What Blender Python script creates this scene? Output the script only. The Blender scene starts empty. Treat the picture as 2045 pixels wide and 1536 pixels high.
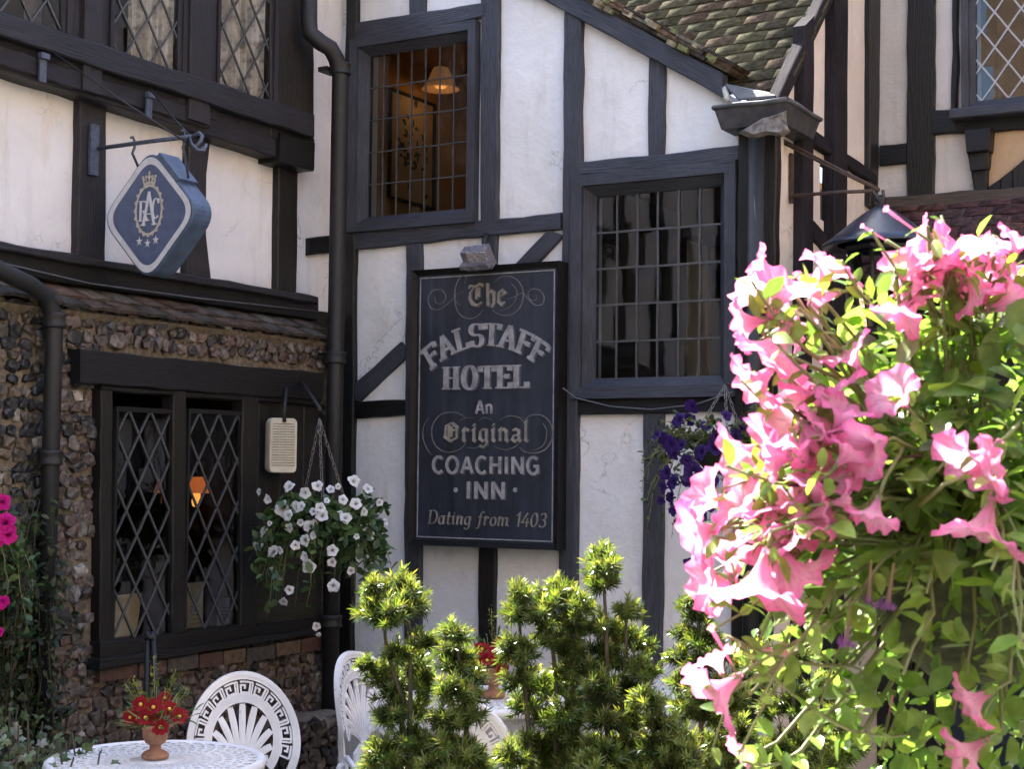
import bpy, math, random
from mathutils import Vector, Matrix, noise
V = Vector
sc = bpy.context.scene
COL = sc.collection
rad = math.radians

# ------------------------------------------------------------------ camera
W0, H0, F = 2045.0, 1536.0, 3096.0
PITCH = math.atan(172.0 / F)
ROLL = rad(0.6)
CAM = V((0, 0, 1.6))
_f = V((0, math.cos(PITCH), math.sin(PITCH)))
_u0 = V((0, -math.sin(PITCH), math.cos(PITCH)))
_r0 = V((1, 0, 0))
CU = (_u0 * math.cos(ROLL) - _r0 * math.sin(ROLL)).normalized()
CR = (_r0 * math.cos(ROLL) + _u0 * math.sin(ROLL)).normalized()
cd = bpy.data.cameras.new("camera")
cam = bpy.data.objects.new("camera", cd)
COL.objects.link(cam)
m3 = Matrix((CR, CU, -_f)).transposed()
cam.matrix_world = Matrix.Translation(CAM) @ m3.to_4x4()
cd.sensor_width = 36.0
cd.lens = 36.0 * F / W0
cd.clip_end = 2000
cd.dof.use_dof = True
cd.dof.focus_distance = 6.8
cd.dof.aperture_fstop = 16
sc.camera = cam

# ------------------------------------------------------------------ light
SUN_EL, SUN_AZ = rad(52), rad(-32)          # azimuth from +Y towards +X
SUN = V((math.sin(SUN_AZ) * math.cos(SUN_EL), math.cos(SUN_AZ) * math.cos(SUN_EL), math.sin(SUN_EL)))
w = bpy.data.worlds.new("World")
sc.world = w
w.use_nodes = True
nt = w.node_tree
bg = nt.nodes["Background"]
sky = nt.nodes.new("ShaderNodeTexSky")
sky.sky_type = 'NISHITA'
sky.sun_disc = False
sky.sun_elevation = SUN_EL
sky.sun_rotation = SUN_AZ
sky.air_density = 1.0
sky.dust_density = 2.0
sky.ozone_density = 1.0
nt.links.new(sky.outputs[0], bg.inputs[0])
bg.inputs[1].default_value = 0.105
sd = bpy.data.lights.new("sun", 'SUN')
sd.energy = 5.0
sd.angle = rad(0.5)
sd.color = (1.0, 0.95, 0.86)
so = bpy.data.objects.new("sun", sd)
COL.objects.link(so)
so.rotation_euler = (-SUN).to_track_quat('-Z', 'Y').to_euler()
so.location = (0, 0, 20)
sc.view_settings.view_transform = 'Standard'
sc.view_settings.look = 'None'
sc.view_settings.gamma = 1.0
sc.view_settings.exposure = 3.12
sc.cycles.max_bounces = 8
sc.cycles.transparent_max_bounces = 16
sc.cycles.caustics_reflective = False
sc.cycles.caustics_refractive = False

# ------------------------------------------------------------------ helpers
def ray(px, py):
    return (CR * ((px - W0 / 2) / F) + CU * (-(py - H0 / 2) / F) + _f)

def at_depth(px, py, d):
    """point on the view ray at horizontal distance d"""
    r = ray(px, py)
    return CAM + r * (d / r.y)

class Plane:
    """vertical plane: origin O, horizontal direction D, normal N towards the yard"""
    def __init__(s, O, D, N):
        s.O, s.D, s.N = V((O[0], O[1], 0)), D.normalized(), N.normalized()
    def at(s, t, z, off=0.0):
        p = s.O + s.D * t + s.N * off
        return V((p.x, p.y, z))
    def tz(s, px, py, off=0.0):
        r = ray(px, py)
        k = (s.O + s.N * off - CAM).dot(s.N) / r.dot(s.N)
        p = CAM + r * k
        return ((p - s.O).dot(s.D), p.z)
    def pt(s, px, py, off=0.0):
        t, z = s.tz(px, py, off)
        return s.at(t, z, off)

WLOC = {}
class MB:
    def __init__(s):
        s.v, s.f, s.uv, s.col, s.sm = [], [], [], [], []
    def add(s, p):
        s.v.append(V(p)); return len(s.v) - 1
    def face(s, idx, uv=None, col=None, sm=False):
        s.f.append(tuple(idx)); s.uv.append(uv); s.col.append(col); s.sm.append(sm)
    def poly(s, pts, uv=None, col=None, sm=False):
        b = len(s.v)
        s.v.extend(V(p) for p in pts)
        s.face(range(b, b + len(pts)), uv, col, sm)
    def hexa(s, p, col=None):
        """8 points: bottom loop 0-3, top loop 4-7"""
        b = len(s.v)
        s.v.extend(V(q) for q in p)
        for q in ((0, 3, 2, 1), (4, 5, 6, 7), (0, 1, 5, 4), (1, 2, 6, 5), (2, 3, 7, 6), (3, 0, 4, 7)):
            s.face([b + i for i in q], None, col)
    def box(s, c, X, Y, Z, col=None):
        """centre and three half-axis vectors"""
        c = V(c)
        s.hexa([c - X - Y - Z, c + X - Y - Z, c + X + Y - Z, c - X + Y - Z,
                c - X - Y + Z, c + X - Y + Z, c + X + Y + Z, c - X + Y + Z], col)
    def tube(s, pts, r, seg=8, col=None, cap=True):
        pts = [V(p) for p in pts]
        n = len(pts)
        rr = r if callable(r) else (lambda k: r)
        ring = []
        ref = None
        for i, p in enumerate(pts):
            d = (pts[min(i + 1, n - 1)] - pts[max(i - 1, 0)])
            if d.length < 1e-9: d = V((0, 0, 1))
            d.normalize()
            if ref is None:
                ref = d.orthogonal().normalized()
            a = ref - d * ref.dot(d)
            if a.length < 1e-5: a = d.orthogonal()
            a.normalize(); ref = a
            b = d.cross(a)
            rad_ = rr(i / max(1, n - 1))
            ring.append([s.add(p + (a * math.cos(2 * math.pi * k / seg) + b * math.sin(2 * math.pi * k / seg)) * rad_) for k in range(seg)])
        for i in range(n - 1):
            for k in range(seg):
                k2 = (k + 1) % seg
                s.face((ring[i][k], ring[i][k2], ring[i + 1][k2], ring[i + 1][k]), None, col, True)
        if cap:
            s.face(list(reversed(ring[0])), None, col); s.face(ring[-1], None, col)
    def lathe(s, prof, c, seg=32, col=None, ax=None, sm=True):
        """prof: (r, z) list; c: centre; ax: (X, Y, Z) axes"""
        X, Y, Z = ax or (V((1, 0, 0)), V((0, 1, 0)), V((0, 0, 1)))
        c = V(c)
        rows = []
        for r, z in prof:
            rows.append([s.add(c + X * (r * math.cos(2 * math.pi * k / seg)) + Y * (r * math.sin(2 * math.pi * k / seg)) + Z * z) for k in range(seg)])
        for i in range(len(rows) - 1):
            for k in range(seg):
                k2 = (k + 1) % seg
                s.face((rows[i][k], rows[i][k2], rows[i + 1][k2], rows[i + 1][k]), None, col, sm)
    def ribbon(s, pts, wid, fn, z0, z1, closed=False, col=None):
        """flat band along 2D pts with width, mapped by fn(x, y, z) -> world; z0 back, z1 front"""
        n = len(pts)
        P = [V((p[0], p[1])) for p in pts]
        wf = wid if callable(wid) else (lambda k, nx, ny: wid)
        rows = []
        for i in range(n):
            if closed:
                a, b = P[(i - 1) % n], P[(i + 1) % n]
                d1, d2 = P[i] - a, b - P[i]
            else:
                d1 = P[i] - P[max(i - 1, 0)]; d2 = P[min(i + 1, n - 1)] - P[i]
                if i == 0: d1 = d2
                if i == n - 1: d2 = d1
            d1 = d1.normalized() if d1.length > 1e-9 else V((1, 0))
            d2 = d2.normalized() if d2.length > 1e-9 else d1
            d = d1 + d2
            d = d.normalized() if d.length > 1e-6 else d1
            nx, ny = -d.y, d.x
            cosh = max(0.5, d.dot(d1))
            h = 0.5 * wf(i / max(1, n - 1), nx, ny) / cosh
            x, y = P[i]
            q = []
            for sg in (1, -1):
                for z in ((z1, z0) if sg > 0 else (z1, z0)):
                    q.append(s.add(fn(x + sg * nx * h, y + sg * ny * h, z)))
            rows.append(q)   # Lf, Lb, Rf, Rb
        rng = range(n if closed else n - 1)
        for i in rng:
            A, B = rows[i], rows[(i + 1) % n]
            s.face((A[0], A[2], B[2], B[0]), None, col)
            s.face((A[1], A[0], B[0], B[1]), None, col)
            s.face((A[2], A[3], B[3], B[2]), None, col)
            s.face((A[3], A[1], B[1], B[3]), None, col)
        if not closed:
            A = rows[0]; s.face((A[0], A[1], A[3], A[2]), None, col)
            A = rows[-1]; s.face((A[2], A[3], A[1], A[0]), None, col)
    def build(s, name, mat, parent=None, label=None):
        me = bpy.data.meshes.new(name)
        off = WLOC.get(parent.name, V((0, 0, 0))) if parent else V((0, 0, 0))
        me.from_pydata([tuple(p - off) for p in s.v], [], s.f)
        if any(u for u in s.uv):
            ul = me.uv_layers.new(name="UVMap")
            li = 0
            for fi, fc in enumerate(s.f):
                u = s.uv[fi]
                for j in range(len(fc)):
                    if u: ul.data[li].uv = u[j]
                    li += 1
        if any(c is not None for c in s.col):
            ca = me.color_attributes.new("Col", 'FLOAT_COLOR', 'CORNER')
            li = 0
            for fi, fc in enumerate(s.f):
                c = s.col[fi] or (1, 1, 1)
                for j in range(len(fc)):
                    ca.data[li].color = (c[0], c[1], c[2], 1); li += 1
        if any(s.sm):
            me.polygons.foreach_set("use_smooth", [bool(x) for x in s.sm])
        me.materials.append(mat)
        me.update()
        o = bpy.data.objects.new(name, me)
        COL.objects.link(o)
        if parent:
            o.parent = parent
            WLOC[o.name] = off
        if label: o["label"] = label
        return o

def thing(name, label, cat, loc=(0, 0, 0), group=None, rz=0.0):
    o = bpy.data.objects.new(name, None)
    COL.objects.link(o)
    o.empty_display_size = 0.1
    o.location = loc
    o.rotation_euler = (0, 0, rz)
    WLOC[o.name] = V(loc)
    o["label"] = label; o["category"] = cat
    if group: o["group"] = group
    return o
def tag(o, label, cat, group=None):
    o["label"] = label; o["category"] = cat
    if group: o["group"] = group
    return o
def copy_tree(o, parent=None):
    c = o.copy(); COL.objects.link(c)
    if parent: c.parent = parent
    for ch in o.children:
        copy_tree(ch, c)
    return c

def arc(cx, cy, rx, ry, a0, a1, n=16):
    return [(cx + rx * math.cos(rad(a0 + (a1 - a0) * i / n)), cy + ry * math.sin(rad(a0 + (a1 - a0) * i / n))) for i in range(n + 1)]

# ------------------------------------------------------------------ materials
def base_mat(name):
    m = bpy.data.materials.new(name)
    m.use_nodes = True
    t = m.node_tree
    b = t.nodes["Principled BSDF"]
    return m, t, b
def N(t, typ, **kw):
    n = t.nodes.new(typ)
    for k, v in kw.items():
        if k in n.inputs.keys() if isinstance(k, str) else False: n.inputs[k].default_value = v
        else: setattr(n, k, v)
    return n
def ramp(t, src, stops):
    r = t.nodes.new("ShaderNodeValToRGB")
    e = r.color_ramp.elements
    while len(e) < len(stops): e.new(0.5)
    for i, (p, c) in enumerate(stops):
        e[i].position = p; e[i].color = (c[0], c[1], c[2], 1)
    t.links.new(src, r.inputs[0])
    return r
def noise_tex(t, scale, detail=4, rough=0.55, vec=None, stretch=None, coord='Object'):
    n = t.nodes.new("ShaderNodeTexNoise")
    n.inputs["Scale"].default_value = scale
    n.inputs["Detail"].default_value = detail
    n.inputs["Roughness"].default_value = rough
    tc = t.nodes.new("ShaderNodeTexCoord")
    src = tc.outputs[coord]
    if stretch:
        mp = t.nodes.new("ShaderNodeMapping")
        mp.inputs["Scale"].default_value = stretch
        t.links.new(src, mp.inputs[0]); src = mp.outputs[0]
    t.links.new(src, n.inputs["Vector"])
    return n
def bump(t, b, src, strength, dist=0.01, prev=None):
    bp = t.nodes.new("ShaderNodeBump")
    bp.inputs["Strength"].default_value = strength
    bp.inputs["Distance"].default_value = dist
    t.links.new(src, bp.inputs["Height"])
    if prev: t.links.new(prev.outputs[0], bp.inputs["Normal"])
    t.links.new(bp.outputs[0], b.inputs["Normal"])
    return bp
def mixc(t, fac, a, b_, mode='MIX'):
    m = t.nodes.new("ShaderNodeMix"); m.data_type = 'RGBA'; m.blend_type = mode
    if isinstance(fac, float): m.inputs[0].default_value = fac
    else: t.links.new(fac, m.inputs[0])
    for sock, v in ((6, a), (7, b_)):
        if isinstance(v, (tuple, list)): m.inputs[sock].default_value = (v[0], v[1], v[2], 1)
        else: t.links.new(v, m.inputs[sock])
    return m.outputs[2]

def simple(name, c, rough=0.6, metal=0.0, var=0.25, scale=18, bmp=0.15, spec=0.5):
    m, t, b = base_mat(name)
    n = noise_tex(t, scale)
    d = tuple(x * (1 - var) for x in c); l = tuple(min(1, x * (1 + var)) for x in c)
    r = ramp(t, n.outputs[0], [(0.3, d), (0.7, l)])
    t.links.new(r.outputs[0], b.inputs["Base Color"])
    b.inputs["Roughness"].default_value = rough
    b.inputs["Metallic"].default_value = metal
    b.inputs["Specular IOR Level"].default_value = spec
    if bmp: bump(t, b, n.outputs[0], bmp, 0.004)
    return m

def plaster(name, c, dirt=(0.45, 0.40, 0.34), amt=0.5):
    m, t, b = base_mat(name)
    n1 = noise_tex(t, 2.3, 6, 0.6)
    n2 = noise_tex(t, 16, 5, 0.6)
    n3 = noise_tex(t, 55, 3, 0.6)
    n4 = noise_tex(t, 7, 8, 0.7, stretch=(1, 1, 0.35))
    l = tuple(c); d = tuple(x * 0.88 for x in c)
    r1 = ramp(t, n1.outputs[0], [(0.35, d), (0.65, l)])
    k = ramp(t, n4.outputs[0], [(0.56, (0, 0, 0)), (0.78, (amt, amt, amt))])
    col = mixc(t, k.outputs[0], r1.outputs[0], dirt)
    k2 = ramp(t, n3.outputs[0], [(0.70, (0, 0, 0)), (0.76, (0.35, 0.35, 0.35))])
    col = mixc(t, k2.outputs[0], col, tuple(x * 0.6 for x in c))
    tc = t.nodes.new("ShaderNodeTexCoord")
    nd_ = noise_tex(t, 4, 4, .6)
    va_ = t.nodes.new("ShaderNodeVectorMath"); va_.operation = 'MULTIPLY_ADD'
    t.links.new(nd_.outputs[1], va_.inputs[0]); va_.inputs[1].default_value = (.5, .5, .5); t.links.new(tc.outputs["Object"], va_.inputs[2])
    vo = t.nodes.new("ShaderNodeTexVoronoi"); vo.feature = 'DISTANCE_TO_EDGE'; vo.inputs["Scale"].default_value = 1.7
    t.links.new(va_.outputs[0], vo.inputs["Vector"])
    ck = ramp(t, vo.outputs[0], [(0.0, (.75,) * 3), (0.009, (0, 0, 0))])
    mk = ramp(t, noise_tex(t, 1.4, 3, .5).outputs[0], [(.52, (0, 0, 0)), (.60, (1, 1, 1))])
    col = mixc(t, mixc(t, 1.0, ck.outputs[0], mk.outputs[0], 'MULTIPLY'), col, tuple(x * .35 for x in c))
    stn = noise_tex(t, 9, 7, .7, stretch=(1, 1, .12))
    k5 = ramp(t, stn.outputs[0], [(.55, (0, 0, 0)), (.75, (.5,) * 3)])
    col = mixc(t, k5.outputs[0], col, tuple(x * .62 for x in c))
    t.links.new(col, b.inputs["Base Color"])
    b.inputs["Roughness"].default_value = 0.85
    b.inputs["Specular IOR Level"].default_value = 0.2
    p = bump(t, b, n1.outputs[0], 0.6, 0.05)
    p = bump(t, b, n2.outputs[0], 0.28, 0.010, p)
    bump(t, b, n3.outputs[0], 0.18, 0.003, p)
    return m

def wood(name, c, rough=0.5, var=0.45, wear=None):
    """grain runs along UV x"""
    m, t, b = base_mat(name)
    g = noise_tex(t, 6, 6, 0.65, stretch=(1.2, 22, 1), coord='UV')
    g2 = noise_tex(t, 3, 5, 0.6, coord='UV')
    d = tuple(x * (1 - var) for x in c); l = tuple(min(1, x * (1 + var)) for x in c)
    r = ramp(t, g.outputs[0], [(0.3, d), (0.72, l)])
    r2 = ramp(t, g2.outputs[0], [(0.3, (0.7, 0.7, 0.7)), (0.7, (1.2, 1.2, 1.2))])
    col = mixc(t, 1.0, r.outputs[0], r2.outputs[0], 'MULTIPLY')
    if wear:
        k = ramp(t, noise_tex(t, 5, 8, .75, stretch=(.6, 5, 1), coord='UV').outputs[0], [(0.54, (0, 0, 0)), (0.70, (0.75, 0.75, 0.75))])
        col = mixc(t, k.outputs[0], col, wear)
    t.links.new(col, b.inputs["Base Color"])
    b.inputs["Roughness"].default_value = rough
    b.inputs["Specular IOR Level"].default_value = 0.35
    p = bump(t, b, g.outputs[0], 0.8, 0.008)
    bump(t, b, g2.outputs[0], 0.4, 0.02, p)
    return m

def vcol(name, rough=0.7, spec=0.3, bmp=0.3, scale=60, mottle=0.35):
    m, t, b = base_mat(name)
    a = t.nodes.new("ShaderNodeVertexColor"); a.layer_name = "Col"
    n = noise_tex(t, scale, 5, 0.65)
    r = ramp(t, n.outputs[0], [(0.3, (1 - mottle,) * 3), (0.7, (1 + mottle,) * 3)])
    col = mixc(t, 1.0, a.outputs[0], r.outputs[0], 'MULTIPLY')
    t.links.new(col, b.inputs["Base Color"])
    b.inputs["Roughness"].default_value = rough
    b.inputs["Specular IOR Level"].default_value = spec
    bump(t, b, n.outputs[0], bmp, 0.006)
    return m

def leafmat(name, trans=0.45, gloss=0.35, tint=(1.5, 1.35, 0.5)):
    m, t, b = base_mat(name)
    a = t.nodes.new("ShaderNodeVertexColor"); a.layer_name = "Col"
    n = noise_tex(t, 40, 3)
    r = ramp(t, n.outputs[0], [(0.3, (0.68,) * 3), (0.7, (1.3,) * 3)])
    col = mixc(t, 1.0, a.outputs[0], r.outputs[0], 'MULTIPLY')
    t.links.new(col, b.inputs["Base Color"])
    b.inputs["Roughness"].default_value = gloss
    b.inputs["Specular IOR Level"].default_value = 0.35
    tr = t.nodes.new("ShaderNodeBsdfTranslucent")
    tc = mixc(t, 1.0, col, tint, 'MULTIPLY')
    t.links.new(tc, tr.inputs[0])
    mx = t.nodes.new("ShaderNodeMixShader"); mx.inputs[0].default_value = trans
    t.links.new(b.outputs[0], mx.inputs[1]); t.links.new(tr.outputs[0], mx.inputs[2])
    t.links.new(mx.outputs[0], t.nodes["Material Output"].inputs[0])
    return m

def petalmat(name, edge, mid, throat, trans=0.5, vein=0.25):
    """UV x around, UV y from throat 0 to rim 1"""
    m, t, b = base_mat(name)
    tc = t.nodes.new("ShaderNodeTexCoord")
    sp = t.nodes.new("ShaderNodeSeparateXYZ"); t.links.new(tc.outputs["UV"], sp.inputs[0])
    r = ramp(t, sp.outputs[1], [(0.0, throat), (0.45, mid), (1.0, edge)])
    wv = noise_tex(t, 5, 3, 0.6, stretch=(9, 0.5, 1), coord='UV')
    k = ramp(t, wv.outputs[0], [(0.40, (vein,) * 3), (0.5, (0, 0, 0)), (0.55, (0, 0, 0))])
    col = mixc(t, k.outputs[0], r.outputs[0], tuple(x * 0.55 for x in throat))
    t.links.new(col, b.inputs["Base Color"])
    b.inputs["Roughness"].default_value = 0.6
    b.inputs["Specular IOR Level"].default_value = 0.2
    tr = t.nodes.new("ShaderNodeBsdfTranslucent"); t.links.new(col, tr.inputs[0])
    mx = t.nodes.new("ShaderNodeMixShader"); mx.inputs[0].default_value = trans
    t.links.new(b.outputs[0], mx.inputs[1]); t.links.new(tr.outputs[0], mx.inputs[2])
    t.links.new(mx.outputs[0], t.nodes["Material Output"].inputs[0])
    bump(t, b, wv.outputs[0], 0.3, 0.002)
    return m

def glassmat(name, wob=0.02):
    m = bpy.data.materials.new(name); m.use_nodes = True
    t = m.node_tree
    t.nodes.remove(t.nodes["Principled BSDF"])
    tr = t.nodes.new("ShaderNodeBsdfTransparent"); tr.inputs[0].default_value = (0.86, 0.88, 0.86, 1)
    gl = t.nodes.new("ShaderNodeBsdfGlossy"); gl.inputs["Roughness"].default_value = 0.02
    fr = t.nodes.new("ShaderNodeFresnel"); fr.inputs[0].default_value = 1.5
    n = noise_tex(t, 5, 2, 0.5)
    bp = t.nodes.new("ShaderNodeBump"); bp.inputs["Strength"].default_value = 0.05; bp.inputs["Distance"].default_value = wob * .5
    t.links.new(n.outputs[0], bp.inputs["Height"]); t.links.new(bp.outputs[0], gl.inputs["Normal"])
    mt = t.nodes.new("ShaderNodeMath"); mt.operation = 'MULTIPLY'; mt.inputs[1].default_value = 1.5
    t.links.new(fr.outputs[0], mt.inputs[0])
    mx = t.nodes.new("ShaderNodeMixShader")
    t.links.new(mt.outputs[0], mx.inputs[0]); t.links.new(tr.outputs[0], mx.inputs[1]); t.links.new(gl.outputs[0], mx.inputs[2])
    t.links.new(mx.outputs[0], t.nodes["Material Output"].inputs[0])
    return m

def emit(name, c, s):
    m, t, b = base_mat(name)
    b.inputs["Base Color"].default_value = (*c, 1)
    b.inputs["Emission Color"].default_value = (*c, 1)
    b.inputs["Emission Strength"].default_value = s
    return m

def brickmat(name, c1=(0.30, 0.13, 0.07), c2=(0.22, 0.10, 0.06), mortar=(0.42, 0.37, 0.30)):
    m, t, b = base_mat(name)
    br = t.nodes.new("ShaderNodeTexBrick")
    br.inputs["Color1"].default_value = (*c1, 1); br.inputs["Color2"].default_value = (*c2, 1)
    br.inputs["Mortar"].default_value = (*mortar, 1)
    br.inputs["Scale"].default_value = 1.0
    br.inputs["Brick Width"].default_value = 0.225; br.inputs["Row Height"].default_value = 0.075
    br.inputs["Mortar Size"].default_value = 0.008
    tc = t.nodes.new("ShaderNodeTexCoord"); t.links.new(tc.outputs["UV"], br.inputs["Vector"])
    n = noise_tex(t, 3, 6, 0.6)
    r = ramp(t, n.outputs[0], [(0.3, (0.65,) * 3), (0.7, (1.25,) * 3)])
    t.links.new(mixc(t, 1.0, br.outputs[0], r.outputs[0], 'MULTIPLY'), b.inputs["Base Color"])
    b.inputs["Roughness"].default_value = 0.85
    bump(t, b, br.outputs["Fac"], -0.5, 0.01)
    return m

M = {}
M['plaster'] = plaster("white_plaster", (0.78, 0.77, 0.765))
M['plaster_l'] = plaster("old_white_plaster", (0.76, 0.745, 0.74), (0.55, 0.45, 0.34), 0.55)
M['cream'] = plaster("cream_plaster", (0.72, 0.645, 0.575), (0.5, 0.42, 0.34), 0.4)
M['greyplaster'] = plaster("grey_plaster", (0.62, 0.58, 0.54), (0.25, 0.23, 0.2), 0.7)
M['tan'] = plaster("tan_plaster", (0.52, 0.36, 0.22), (0.3, 0.2, 0.12), 0.5)
M['timber'] = wood("blue_black_timber", (0.044, 0.047, 0.061), 0.55, 0.55, (0.085, 0.085, 0.10))
M['timber_l'] = wood("brown_black_timber", (0.020, 0.018, 0.022), 0.55, 0.55, (0.045, 0.038, 0.04))
M['black'] = wood("black_painted_wood", (0.006, 0.0055, 0.0055), 0.42, 0.4)
M['timber_r'] = wood("dark_grey_timber", (0.028, 0.025, 0.029), 0.9, 0.4)
M['timber_r'].node_tree.nodes['Principled BSDF'].inputs['Specular IOR Level'].default_value = 0.05
M['iron'] = simple("black_iron", (0.010, 0.010, 0.011), 0.6, 0.0, 0.4, 40, 0.2)
M['blueiron'] = simple("blue_grey_iron", (0.06, 0.075, 0.11), 0.45, 0.0, 0.4, 60, 0.3)
M['lead'] = simple("lead_came", (0.080, 0.080, 0.082), 0.45, 0.3, 0.3, 80, 0.2)
M['leadlight'] = simple("pale_lead_came", (0.30, 0.31, 0.34), 0.45, 0.2, 0.2, 80, 0.2)
M['leadsheet'] = simple("lead_sheet", (0.075, 0.08, 0.088), 0.8, 0.0, 0.3, 12, 0.4)
M['glass'] = glassmat("window_glass")
M['mortar'] = simple("flint_mortar", (0.145, 0.115, 0.078), 0.95, 0, 0.55, 40, 1.0)
M['flint'] = vcol("flint_stone", 0.42, 0.45, 0.6, 38, 0.75)
M['tile'] = vcol("clay_tile", 0.97, 0.02, 0.5, 30, 0.55)
M['stone'] = simple("grey_stone", (0.10, 0.095, 0.085), 0.9, 0, 0.5, 9, 0.9)
def chipped():
    m, t, b = base_mat("white_painted_metal")
    n = noise_tex(t, 26, 8, .75); n2 = noise_tex(t, 5, 4, .6)
    r = ramp(t, n.outputs[0], [(.62, (0, 0, 0)), (.70, (1, 1, 1))])
    r2 = ramp(t, n2.outputs[0], [(.3, (.60, .60, .61)), (.7, (.76, .765, .78))])
    t.links.new(mixc(t, r.outputs[0], r2.outputs[0], (.30, .26, .22)), b.inputs["Base Color"])
    b.inputs["Roughness"].default_value = .42
    bump(t, b, n.outputs[0], .2, .002)
    return m
M['whitemetal'] = chipped()
M['terracotta'] = simple("terracotta", (0.30, 0.15, 0.09), 0.85, 0, 0.35, 22, 0.4)
M['navy'] = None
M['leaf'] = leafmat("petunia_leaf", 0.50, 0.30, (1.10, 1.35, 0.50))
M['needle'] = leafmat("yew_needle", 0.38, 0.22, (1.5, 1.45, 0.5))
M['darkleaf'] = leafmat("shade_leaf", 0.25, 0.4, (1.2, 1.2, 0.6))
M['bark'] = simple("green_brown_bark", (0.055, 0.045, 0.026), 0.85, 0, 0.4, 40, 0.6)
M['stem'] = simple("green_stem", (0.16, 0.17, 0.06), 0.6, 0, 0.3, 40, 0.2)
M['pink'] = petalmat("pink_petal", (0.86, 0.21, 0.48), (0.87, 0.46, 0.63), (0.78, 0.32, 0.50), 0.58, 0.4)
M['magenta'] = petalmat("magenta_petal", (0.62, 0.015, 0.25), (0.55, 0.01, 0.22), (0.25, 0.0, 0.1), 0.4)
M['white'] = petalmat("white_petal", (0.80, 0.80, 0.82), (0.78, 0.78, 0.80), (0.40, 0.42, 0.36), 0.4, 0.15)
M['purple'] = petalmat("purple_petal", (0.050, 0.020, 0.15), (0.036, 0.014, 0.11), (0.03, 0.01, 0.1), 0.4)
M['redpetal'] = petalmat("red_petal", (0.30, 0.008, 0.015), (0.24, 0.006, 0.012), (0.1, 0.0, 0.0), 0.35)
M['wilted'] = petalmat("wilted_petal", (0.20, 0.08, 0.26), (0.26, 0.10, 0.28), (0.3, 0.2, 0.1), 0.4)
M['yellow'] = simple("yellow_centre", (0.75, 0.45, 0.05), 0.7)

# ------------------------------------------------------------------ layout of the yard
LD = ray(2835, 959); LD = V((LD.x, LD.y, 0)).normalized()      # along the left house
MD = V((LD.y, -LD.x, 0))                                      # along the gabled wing
C0 = at_depth(674, 700, 8.5)
LU = Plane(C0, LD, MD)                                         # upper floor of left house
LLO = 0.20
LL = Plane(C0 + MD * LLO, LD, MD)                              # flint ground floor stands forward
MP = Plane(C0, MD, -LD)                                        # gabled wing
T_END = MP.tz(1549, 500)[0]
R1 = Plane(MP.at(T_END, 0), LD, MD)                            # return wall behind the hopper
S_END = R1.tz(1750, 300)[0]
R2 = Plane(R1.at(S_END, 0), MD, -LD)                           # rear house front

def clip_half(poly, a, b, c):
    out = []
    for i in range(len(poly)):
        p, q = poly[i], poly[(i + 1) % len(poly)]
        dp, dq = a * p[0] + b * p[1] - c, a * q[0] + b * q[1] - c
        if dp <= 0: out.append(p)
        if (dp < 0 < dq) or (dq < 0 < dp):
            k = dp / (dp - dq)
            out.append((p[0] + (q[0] - p[0]) * k, p[1] + (q[1] - p[1]) * k))
    return out

def wall_mesh(P, t0, t1, z0, z1, holes=(), half=None, off=0.0, depth=0.14, grid=0.6):
    """wall sheet with holes (ta, tb, za, zb), reveals and a back face"""
    mb = MB()
    ts = {t0, t1}; zs = {z0, z1}
    for h in holes:
        ts |= {h[0], h[1]}; zs |= {h[2], h[3]}
    ts = sorted(x for x in ts if t0 <= x <= t1); zs = sorted(x for x in zs if z0 <= x <= z1)
    for i in range(len(ts) - 1):
        for j in range(len(zs) - 1):
            c = (0.5 * (ts[i] + ts[i + 1]), 0.5 * (zs[j] + zs[j + 1]))
            if any(h[0] < c[0] < h[1] and h[2] < c[1] < h[3] for h in holes): continue
            q = [(ts[i], zs[j]), (ts[i + 1], zs[j]), (ts[i + 1], zs[j + 1]), (ts[i], zs[j + 1])]
            if half: q = clip_half(q, *half)
            if len(q) < 3: continue
            mb.poly([P.at(a, b, off) for a, b in q], [(a, b) for a, b in q])
            mb.poly([P.at(a, b, off - depth) for a, b in reversed(q)], [(a, b) for a, b in reversed(q)])
    for h in holes:
        ring = [(h[0], h[2]), (h[1], h[2]), (h[1], h[3]), (h[0], h[3])]
        for i in range(4):
            a, b = ring[i], ring[(i + 1) % 4]
            mb.poly([P.at(*a, off), P.at(*b, off), P.at(*b, off - depth), P.at(*a, off - depth)])
    return mb

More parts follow.
